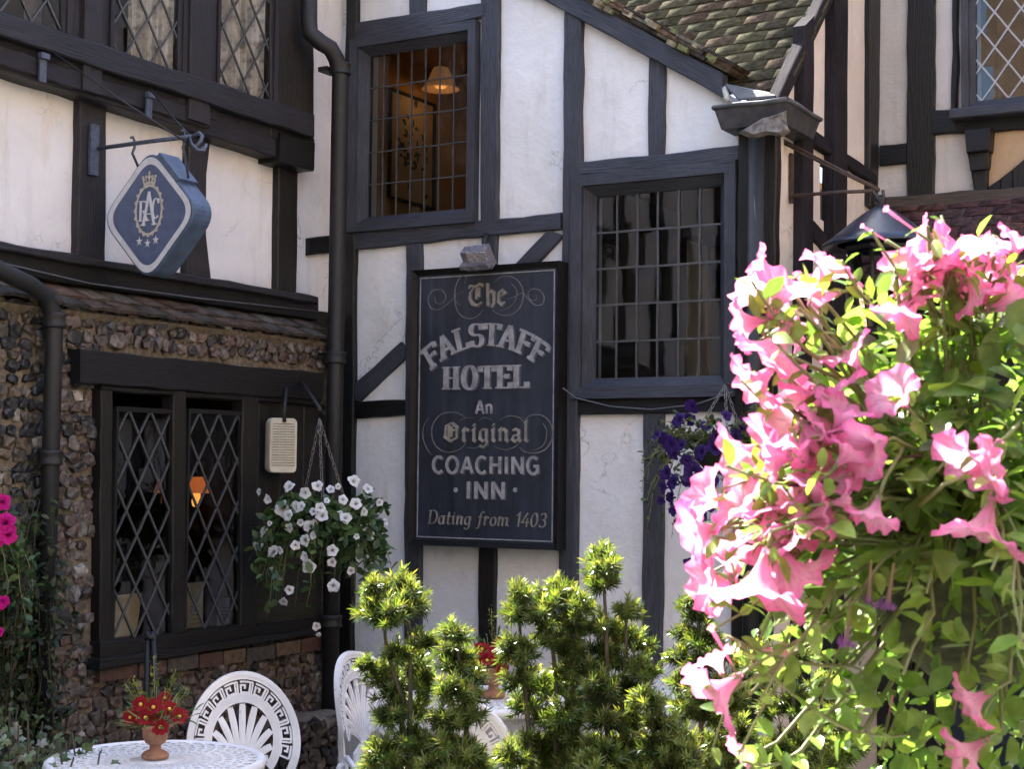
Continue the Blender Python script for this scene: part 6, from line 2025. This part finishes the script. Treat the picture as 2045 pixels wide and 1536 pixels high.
# ================================================================== CAST-METAL CHAIRS AND TABLES
def chair(label, loc, rz, first=[None]):
    if first[0] is not None:
        r = copy_tree(first[0]); r.location = loc; r.rotation_euler = (0, 0, rz); r["label"] = label
        return r
    root = thing("cast_chair", label, "chair", (0, 0, 0), "white cast metal chairs")
    wm = M['whitemetal']
    cz, rx, ry = .650, .182, .218
    def fn(x, y, z):
        k = (y - .42)
        return V((x, .185 + .20 * k - 1.9 * x * x * max(.2, min(1, (y - .40) * 5)) - z, y))
    th = .008
    mb = MB()
    # outer rim, tapering to scrolled feet
    rim = arc(0, cz, rx, ry, -28, 208, 44)
    left = [(-.150, .50), (-.130, .465), (-.125, .435)]
    rim_pts = [(p[0], p[1]) for p in reversed([(.125, .435), (.130, .465), (.150, .50)])][0:0]
    pts = [(.128, .43), (.135, .465), (.152, .51)] + rim + [(-.152, .51), (-.135, .465), (-.128, .43)]
    mb.ribbon(pts, .024, fn, -th, th + .002)
    mb.ribbon([(p[0] * 1.035, cz + (p[1] - cz) * 1.035) for p in pts], .012, fn, -.012, .014)
    for s_ in (1, -1):
        sp = [(s_ * (.128 + .028 * k / 14 * 0 - .028 * (1 - math.cos(k * .42)) * (1 - k / 22)), .44 - .03 * math.sin(k * .42) * (1 - k / 22)) for k in range(15)]
        mb.ribbon([(s_ * (.155 + .024 * (1 - k / 16) * math.cos(k * .5)), .475 + .024 * (1 - k / 16) * math.sin(k * .5) - .02) for k in range(16)], .010, fn, -th, th + .006)
    # greek key band
    def ek(a, r):
        return (rx * r * math.cos(rad(a)), cz + ry * r * math.sin(rad(a)))
    n = 11
    a0, a1 = -18, 198
    for i in range(n):
        A = a0 + (a1 - a0) * i / n; B = a0 + (a1 - a0) * (i + 1) / n
        u = lambda t: A + (B - A) * t
        key = [(0.0, .90), (0.0, .735), (.62, .735), (.62, .85), (.34, .85), (.34, .79)]
        P = []
        for j in range(len(key) - 1):
            for k in range(4):
                t = k / 4
                P.append(ek(u(key[j][0] + (key[j + 1][0] - key[j][0]) * t), key[j][1] + (key[j + 1][1] - key[j][1]) * t))
        P.append(ek(u(key[-1][0]), key[-1][1]))
        mb.ribbon(P, .0062, fn, -.004, .006)
        mb.ribbon([ek(u(t / 6), .905) for t in range(0, 5)], .006, fn, -.004, .0063)
        mb.ribbon([ek(u(.84), .905), ek(u(.84), .70)], .0055, fn, -.004, .0058)
        mb.ribbon([ek(u(.84 + .05 * t), .905 if t < 4 else .905) for t in range(4)], .006, fn, -.004, .0061)
    # beaded inner ring
    mb.ribbon([ek(a, .655) for a in range(-40, 221, 6)], .024, fn, -.005, .004)
    for a in range(-40, 221, 4):
        mb.ribbon([ek(a, .615), ek(a, .695)], .0035, fn, .0, .0065)
    mb.ribbon([ek(a, .595) for a in range(-40, 221, 6)], .006, fn, -.005, .007)
    mb.ribbon([ek(a, .715) for a in range(-40, 221, 6)], .006, fn, -.005, .007)
    # palmette
    o_ = (0, .515)
    for i in range(-5, 6):
        ang = 90 - i * 25
        e = ek(ang if abs(i) < 5 else ang + (6 if i > 0 else -6), .56) if abs(i) < 5 else ek(90 - i * 24, .56)
        mid_ = (o_[0] + (e[0] - o_[0]) * .5 * (.72), o_[1] + (e[1] - o_[1]) * .55 + .012 * abs(i) * .5)
        P = []
        for k in range(13):
            t = k / 12
            P.append(((1 - t) ** 2 * o_[0] + 2 * t * (1 - t) * mid_[0] + t * t * e[0], (1 - t) ** 2 * o_[1] + 2 * t * (1 - t) * mid_[1] + t * t * e[1]))
        mb.ribbon(P, lambda k, nx, ny: .005 + .0185 * max(0, math.sin(min(1, k ** 1.5 * .92) * math.pi * .78)), fn, -.004, .004 + .0002 * i)
        mb.ribbon(P[3:12], lambda k, nx, ny: .0025 + .005 * k, fn, .0, .008)
    mb.ribbon([(-.06, .44), (-.05, .49), (0, .525), (.05, .49), (.06, .44)], .030, fn, -.006, .008)
    mb.ribbon([(-.03, .44), (0, .50), (.03, .44)], .03, fn, -.006, .0075)
    mb.build("backrest", wm, root)
    # seat: ring, pierced lattice and deep apron
    mb = MB()
    c = V((0, 0, .43))
    mb.lathe([(.165, .008), (.19, .012), (.212, .006), (.218, -.012), (.212, -.05), (.205, -.052), (.208, -.014), (.165, -.004), (.165, .008)], c, 40)
    fs = lambda x, y, z: V((x, y, .43 + z))
    for k in range(24):
        a = 2 * math.pi * k / 24
        for sg in (1, -1):
            mb.ribbon([(r_ * math.cos(a + sg * (r_ - .03) * 3.2), r_ * math.sin(a + sg * (r_ - .03) * 3.2)) for r_ in [.03 + .14 * i / 8 for i in range(9)]], .007, fs, -.003, .003 + (.0006 if sg > 0 else 0))
    mb.lathe([(0, .006), (.035, .005), (.035, -.004), (0, -.004)], c, 16)
    mb.lathe([(.10, .005), (.11, .005), (.11, -.004), (.10, -.004)], c, 32)
    mb.build("seat", wm, root)
    for k in range(4):
        a = math.pi / 4 + k * math.pi / 2
        d = V((math.cos(a), math.sin(a), 0))
        mb = MB()
        pts = [d * .17 + V((0, 0, .42)), d * .205 + V((0, 0, .36)), d * .20 + V((0, 0, .27)), d * .175 + V((0, 0, .15)), d * .185 + V((0, 0, .06)), d * .225 + V((0, 0, .012)), d * .245 + V((0, 0, .012))]
        mb.tube(pts, lambda t: .021 - .009 * t, 10)
        s2 = V((-d.y, d.x, 0))
        mb.tube([d * .19 + V((0, 0, .34)) + s2 * .01, d * .16 + s2 * .05 + V((0, 0, .35)), d * .15 + s2 * .07 + V((0, 0, .38)), d * .17 + s2 * .05 + V((0, 0, .41))], .008, 7)
        mb.build("leg", wm, root)
    for s_ in (1, -1):   # scrolled arm stubs joining the back to the seat
        mb = MB()
        pts = [V((s_ * .145, .16, .50)), V((s_ * .175, .10, .475)), V((s_ * .20, .03, .465)), V((s_ * .212, -.04, .475)), V((s_ * .20, -.075, .50)), V((s_ * .185, -.06, .52)), V((s_ * .185, -.035, .51))]
        mb.tube(pts, .011, 8)
        mb.tube([V((s_ * .20, .02, .465)), V((s_ * .205, .0, .44))], .010, 8)
        mb.build("arm_scroll", wm, root)
    first[0] = root
    root.location = loc; root.rotation_euler = (0, 0, rz)
    return root

def cast_table(label, loc, Rt, first=[None]):
    root = thing("cast_table", label, "table", tuple(loc), "white cast metal tables")
    wm = M['whitemetal']
    L0 = V(loc)
    zt = .70
    mb = MB(); c = L0 + V((0, 0, zt))
    mb.lathe([(Rt * .93, .004), (Rt * .96, .010), (Rt, .006), (Rt + .004, -.008), (Rt - .004, -.03), (Rt * .96, -.028), (Rt * .93, -.006), (Rt * .93, .004)], c, 72)
    fs = lambda x, y, z: V((c.x + x, c.y + y, c.z + z))
    nr = int(Rt / .035)
    for i in range(1, nr):
        r_ = Rt * .93 * i / nr
        mb.lathe([(r_ - .0055, .003), (r_ + .0055, .003), (r_ + .0055, -.004), (r_ - .0055, -.004), (r_ - .0055, .003)], c, 64)
    ns = int(Rt * 2 * math.pi / .055)
    for k in range(ns):
        a = 2 * math.pi * k / ns
        for sg in (1, -1):
            P = [(r_ * math.cos(a + sg * 1.1 * (r_ / Rt - .2)), r_ * math.sin(a + sg * 1.1 * (r_ / Rt - .2))) for r_ in [Rt * (.22 + .72 * i / 12) for i in range(13)]]
            mb.ribbon(P, .0075, fs, -.003, .004 + (.0008 if sg > 0 else 0))
    mb.lathe([(0, .006), (Rt * .24, .005), (Rt * .24, -.004), (0, -.004)], c, 32)
    mb.build("tabletop", wm, root)
    mb = MB()
    mb.lathe([(.0, .69), (.06, .685), (.03, .66), (.022, .60), (.035, .55), (.022, .50), (.022, .32), (.04, .28), (.03, .22), (.0, .20)], L0, 20)
    mb.build("column", wm, root)
    for k in range(3):
        a = 2 * math.pi * k / 3 + .4; d = V((math.cos(a), math.sin(a), 0))
        mb = MB()
        mb.tube([L0 + d * .02 + V((0, 0, .30)), L0 + d * .10 + V((0, 0, .31)), L0 + d * .18 + V((0, 0, .20)), L0 + d * .22 + V((0, 0, .07)), L0 + d * .30 + V((0, 0, .014)), L0 + d * .33 + V((0, 0, .014))], lambda t: .022 - .009 * t, 9)
        mb.build("leg", wm, root)
    return root

P1 = at_depth(312, 1500, 4.80); T1 = V((P1.x, P1.y, 0))
cast_table("round white cast metal table in the foreground at lower left, holding a flower pot", T1, .33)
P2 = at_depth(955, 1400, 6.15); T2 = V((P2.x, P2.y, 0))
cast_table("round white cast metal table half hidden behind the yews below the inn board", T2, .34)
p = at_depth(514, 1450, 5.45)
chair("white cast metal chair facing forward behind the foreground table", (p.x, p.y - .20, 0), rad(14))
p = at_depth(725, 1380, 6.0)
chair("white cast metal chair seen sideways left of the table behind the yews", (p.x + .16, p.y, 0), rad(54))
p = at_depth(955, 1450, 5.15)
chair("white cast metal chair seen from behind between the yews, its back to the viewer", (p.x - .02, p.y + .16, 0), rad(165))
p = at_depth(1318, 1380, 6.0)
chair("white cast metal chair peeping out at the right behind the tall yew", (p.x - .14, p.y, 0), rad(-72))

# flower pots
def pot(label, P, s, seed, full=True):
    rnd = random.Random(seed)
    L0 = V((P.x, P.y, .7105))
    root = thing("flower_pot", label, "flower pot", tuple(L0), "terracotta pots on the tables")
    mb = MB()
    mb.lathe([(0, 0), (.040, 0), (.042, .010), (.034, .018), (.018, .026), (.017, .038), (.030, .046), (.038, .062), (.040, .085), (.044, .092), (.054, .096), (.054, .104), (.047, .104), (.036, .088), (0, .085)], L0, 32)
    for v in mb.v: v.xy = L0.xy + (v.xy - L0.xy) * s; v.z = L0.z + (v.z - L0.z) * s
    mb.build("urn", M['terracotta'], root)
    up = V((0, 0, 1)); top = L0 + up * .095 * s
    lf = MB(); st = MB()
    for i in range(90):
        d = rvec(rnd); d.z = abs(d.z) * .8 + .1; d.normalize()
        c = rnd.choice([(0.05, 0.10, 0.03), (0.04, 0.08, 0.025), (0.09, 0.13, 0.03)])
        p0 = top + V((d.x, d.y, 0)) * .02; p1 = top + d * rnd.uniform(.04, .13) * s
        if i < 40: st.tube([top, p0.lerp(p1, .5), p1], .0014, 4)
        leaf(lf, p1, (d + rvec(rnd) * .5).normalized(), up, rnd.uniform(.025, .045), rnd.uniform(.008, .016), c)
    # yellow-green sprigs
    for (dx, h) in ((-.01, .20), (.055, .17), (-.09, .12), (.09, .10), (-.075, .14)):
        a = top + V((dx * .3, 0, .03)); b = L0 + V((dx * s, rnd.uniform(-.02, .02), (.10 + h) * s))
        st.tube([a, a.lerp(b, .5), b], .0014, 4)
        for j in range(46):
            p = a.lerp(b, rnd.uniform(.45, 1.0)) + rvec(rnd) * .013
            leaf(lf, p, (rvec(rnd) + up * .4), up, rnd.uniform(.006, .012), .006, rnd.choice([(0.22, 0.24, 0.03), (0.17, 0.20, 0.03), (0.26, 0.25, 0.04)]))
    st.build("stems", M['stem'], root); lf.build("foliage", M['leaf'], root)
    pos = [(0, -.03, .155), (.045, -.03, .150), (-.04, -.02, .16), (.025, -.045, .10), (-.05, -.02, .115), (.075, -.02, .125), (.02, .02, .175), (-.075, .0, .12), (-.02, -.045, .125), (.0, .02, .13)]
    fm = flower_mesh("daisy_flower", M['redpetal'], .026, .008, 3, 9, .05, -.05, 1.0)
    for (x, y, z) in pos:
        p = L0 + V((x, y, z)) * s
        ax = (V((x * 6, -1, .5)) + rvec(rnd) * .3).normalized()
        o = put(fm, "flower", root, p, ax, rnd.uniform(0, 6), s * rnd.uniform(.9, 1.15))
        m2 = MB(); m2.lathe([(0, .012), (.005, .010), (.006, .006), (0, .004)], (0, 0, 0), 10)
        q = m2.build("flower_centre", M['yellow'])
        q.parent = o
pot("terracotta urn of dark red daisies and yellow sprigs on the foreground table", at_depth(310, 1500, 4.80), 1.0, 4)
pot("terracotta urn of red flowers on the table behind the yews", at_depth(985, 1400, 6.15), 1.15, 8)

# ================================================================== THINGS SEEN THROUGH THE WINDOWS
def build_inside():
    # curtains behind the upper leaded windows of the left house
    lace = bpy.data.materials.new("lace"); lace.use_nodes = True
    t = lace.node_tree; b = t.nodes["Principled BSDF"]
    vo = t.nodes.new("ShaderNodeTexVoronoi"); vo.inputs["Scale"].default_value = 26
    tc = t.nodes.new("ShaderNodeTexCoord"); t.links.new(tc.outputs["UV"], vo.inputs["Vector"])
    n = noise_tex(t, 7, 6, .7, coord='UV')
    r1 = ramp(t, vo.outputs[0], [(.12, (.46, .47, .49)), (.45, (.84, .86, .90))])
    r2 = ramp(t, n.outputs[0], [(.40, (.62,) * 3), (.58, (1.0,) * 3)])
    t.links.new(mixc(t, 1.0, r1.outputs[0], r2.outputs[0], 'MULTIPLY'), b.inputs["Base Color"])
    b.inputs["Roughness"].default_value = .9
    for i, (r, lab, a, e) in enumerate(((RECT_LU[1], "grey lace curtain behind the middle leaded window above the blue diamond sign", .30, 1.05), (RECT_LU[2], "patterned lace curtain filling the leaded window nearest the drainpipe", -.05, 1.05))):
        mb = MB(); n_ = 40
        w_ = r[1] - r[0]
        for k in range(n_):
            def P(kk, z):
                u = r[0] + w_ * (a + (e - a) * kk / n_)
                return LU.at(u, z, .072 + .018 * math.sin(kk * .9) + .006 * math.sin(kk * 2.3))
            u0, u1 = k / n_ * .6, (k + 1) / n_ * .6
            mb.poly([P(k, r[2] - .02), P(k + 1, r[2] - .02), P(k + 1, r[3] + .02), P(k, r[3] + .02)], [(u0, 0), (u1, 0), (u1, 1), (u0, 1)], None, True)
        tag(mb.build("curtain", lace), lab, "curtain", "lace curtains")
    # framed picture and pendant lamp in the ochre room
    PL = Plane(MP.at(WR_UP[0] - .115, 0), LD, MD)
    q = [PL.tz(779, 166, .01), PL.tz(868, 216, .01), PL.tz(861, 418, .01), PL.tz(776, 396, .01)]
    a0, a1 = q[0][0], q[1][0]; z1, z0 = .5 * (q[0][1] + q[1][1]), .5 * (q[2][1] + q[3][1])
    root = thing("framed_picture", "dark-framed picture of a leafy plant on the ochre wall inside the upper window", "picture", tuple(PL.at(.5 * (a0 + a1), z0, .01)))
    rr = (a0, a1, z0, z1)
    rect_frame(PL, rr, grow(rr, -.016), 0.0, .022, .018).build("frame", M['black'], root)
    mb = MB(); mb.poly([PL.at(a0 + .012, z0 + .012, .008), PL.at(a1 - .012, z0 + .012, .008), PL.at(a1 - .012, z1 - .012, .008), PL.at(a0 + .012, z1 - .012, .008)])
    mb.build("mount", simple("tan_mount", (.34, .21, .10), .7, 0, .1, 8, 0), root)
    mb = MB(); rnd = random.Random(3)
    fnp = lambda x, y, z: PL.at(x, y, z)
    for i in range(42):
        u = .5 * (a0 + a1) + rnd.gauss(0, .16) * (a1 - a0); v = .5 * (z0 + z1) + rnd.gauss(0, .17) * (z1 - z0)
        u = max(a0 + .05, min(a1 - .05, u)); v = max(z0 + .06, min(z1 - .06, v))
        an = rnd.uniform(0, 3.1)
        mb.ribbon([(u, v), (u + .02 * math.cos(an), v + .03 * math.sin(an)), (u + .035 * math.cos(an + .3), v + .05 * math.sin(an + .3))], lambda k, nx, ny: .004 + .014 * math.sin(math.pi * min(.95, k + .1)), fnp, .008, .0095 + i * .00008)
    mb.build("print", simple("dark_print", (.03, .035, .025), .8, 0, .4, 30, 0), root)
    c = MP.pt(880, 178, -.62)
    root = thing("pendant_lamp", "dim tan pendant lamp shade hanging in the upper small-paned window", "lamp", tuple(c))
    mb = MB()
    mb.lathe([(.03, .13), (.045, .125), (.06, .09), (.075, .05), (.092, .02), (.112, .0), (.104, .0), (.085, .02), (.06, .06)], c, 32)
    mb.build("lamp_shade", emit("lit_tan_shade", (.20, .085, .026), .075), root)
    mb = MB(); mb.tube([c + V((0, 0, .13)), c + V((0, 0, .6))], .004, 6); mb.build("flex", M['black'], root)
    mb = MB(); mb.lathe([(0, .012), (.03, .01), (.045, .025), (0, .05)], c, 16); mb.build("bulb", emit("warm_bulb", (.8, .4, .14), .035), root)
    L = bpy.data.lights.new("pendant_bulb_light", 'POINT'); L.energy = 0.06; L.color = (1, .62, .28); L.shadow_soft_size = .04
    lo = bpy.data.objects.new("pendant_bulb_light", L); COL.objects.link(lo); lo.location = c - V((0, 0, .06))
    # two table lamps in the dark bar
    for i, (x, y, s_, d, lab) in enumerate(((331, 985, .85, -.75, "small unlit-looking orange lamp shade behind the left leaded casement"), (392, 985, 1.0, -.65, "glowing orange table lamp behind the right leaded casement"))):
        c = LL.pt(x, y, d)
        root = thing("table_lamp", lab, "lamp", (c.x, c.y, c.z - .22), "orange lamps in the dark bar")
        mb = MB(); mb.lathe([(.045 * s_, .085 * s_), (.075 * s_, .0), (.070 * s_, .0), (.042 * s_, .08 * s_)], c, 24)
        mb.build("lamp_shade", emit("lit_orange_shade", (.42, .10, .025), .06 + .05 * i), root)
        mb = MB(); mb.lathe([(0, .02), (.022, .0), (.024, -.05), (.018, -.07), (0, -.075)], c, 14); mb.build("bulb", emit("lamp_bulb", (1.0, .42, .08), .04 + .10 * i), root)
        mb = MB(); mb.lathe([(.010, -.06), (.010, -.16), (.03, -.18), (.05, -.215), (.0, -.22)], c, 16); mb.build("base", M['black'], root)
    # menu cards standing on the inner sill
    card = simple("cream_card", (.42, .40, .32), .7, 0, .05, 8, 0); pap = simple("white_paper", (.42, .42, .44), .7, 0, .05, 8, 0); ink = simple("grey_ink", (.08, .08, .08), .8, 0, .1, 8, 0)
    sill = MB(); sill.hexa([LL.at(FR_L[0], FR_L[2] + .05, -.14), LL.at(FR_L[1], FR_L[2] + .05, -.14), LL.at(FR_L[1], FR_L[2] + .05, -.02), LL.at(FR_L[0], FR_L[2] + .05, -.02)] +
                           [LL.at(FR_L[0], FR_L[2] + .085, -.14), LL.at(FR_L[1], FR_L[2] + .085, -.14), LL.at(FR_L[1], FR_L[2] + .085, -.02), LL.at(FR_L[0], FR_L[2] + .085, -.02)])
    sill.build("inner_sill", M['black'], fh)
    for (q4, mat, lab, nl) in (([(232, 1190), (284, 1184), (272, 1268), (229, 1274)], card, "large cream menu card leaning in the left leaded casement", 0),
                              ([(372, 1165), (406, 1163), (405, 1256), (372, 1260)], card, "tall cream and white menu card in the right leaded casement", 5),
                              ([(436, 1195), (466, 1195), (463, 1248), (434, 1251)], pap, "small white printed card in the right leaded casement", 4)):
        P4 = [LL.pt(x, y, -.07 if k > 1 else -.11) for k, (x, y) in enumerate(q4)]
        mb = MB(); n_ = MD * .004
        mb.hexa([P4[3] - n_, P4[2] - n_, P4[2], P4[3], P4[0] - n_, P4[1] - n_, P4[1], P4[0]])
        if nl:
            o = thing("menu_card", lab, "card", tuple(P4[3]))
            mb.build("card", mat, o)
            mb = MB()
            for k in range(nl):
                f = .50 + .09 * k if nl == 5 else .35 + .12 * k
                l0 = P4[0].lerp(P4[3], f).lerp(P4[1].lerp(P4[2], f), .2); l1 = P4[0].lerp(P4[3], f).lerp(P4[1].lerp(P4[2], f), .8 - .1 * (k % 2))
                dn = (P4[3] - P4[0]).normalized() * .004; of = MD * .0015
                mb.poly([l0 + of, l0 + dn + of, l1 + dn + of, l1 + of])
            mb.build("printing", ink, o)
        else:
            tag(mb.build("menu_card", mat), lab, "card")
build_inside()

# ================================================================== SHADED CORNER BY THE WALL
def build_corner():
    rnd = random.Random(17)
    b = LL.pt(640, 1430, .3)
    root = thing("rubble_wall", "low dark rubble wall in the shade between the two nearest chairs", "wall", (b.x, b.y, 0))
    t0, t1 = LL.tz(470, 1440, .3)[0], LL.tz(668, 1440, .3)[0]
    core = MB()
    core.hexa([LL.at(t0, 0, .06), LL.at(t1, 0, .06), LL.at(t1, 0, .30), LL.at(t0, 0, .30), LL.at(t0, .34, .06), LL.at(t1, .34, .06), LL.at(t1, .34, .28), LL.at(t0, .34, .28)])
    dk = simple("shade_dark_stone", (0.022, 0.020, 0.018), .9, 0, .5, 10, .8)  # the corner's shade is put into this stone colour
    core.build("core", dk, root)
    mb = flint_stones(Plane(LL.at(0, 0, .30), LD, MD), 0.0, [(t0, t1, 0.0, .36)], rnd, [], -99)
    mb.col = [tuple(x * .45 for x in c) for c in mb.col]  # facing stones darkened too, carrying the same shade in their colour
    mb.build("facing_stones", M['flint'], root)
    for x, y, r in ((560, 1405, .09), (612, 1395, .11), (655, 1405, .08)):
        p = LL.pt(x, y, .20); p.z = .36
        mb = MB()
        mb.lathe([(r * .1, r * .5), (r * .55, r * .42), (r * .95, r * .1), (r, -r * .15), (r * .7, -r * .5)], p, 12)
        for v in mb.v:
            k = 1 + .35 * noise.noise(v * 9)
            v.x = p.x + (v.x - p.x) * k * 1.2; v.y = p.y + (v.y - p.y) * k; v.z = p.z + (v.z - p.z) * k
        mb.build("boulder", M['stone'], root)
    b = at_depth(300, 1380, 5.6)
    root = thing("folded_stand", "thin black folded stand standing behind the flower pot, below the leaded window", "stand", (b.x, b.y, 0))
    for x0, x1 in ((296, 290), (305, 318)):
        a, c = at_depth(x0, 1262, 5.6), at_depth(x1, 1480, 5.6)
        c2 = c + (c - a) * ((c.z) / (a.z - c.z))
        mb = MB(); mb.tube([a, c2], .011, 8); mb.build("leg", M['black'], root)
    a = at_depth(300, 1262, 5.6)
    mb = MB(); mb.tube([a - V((.016, 0, .02)), a + V((.016, 0, -.02))], .014, 8); mb.build("hinge", M['black'], root)
build_corner()
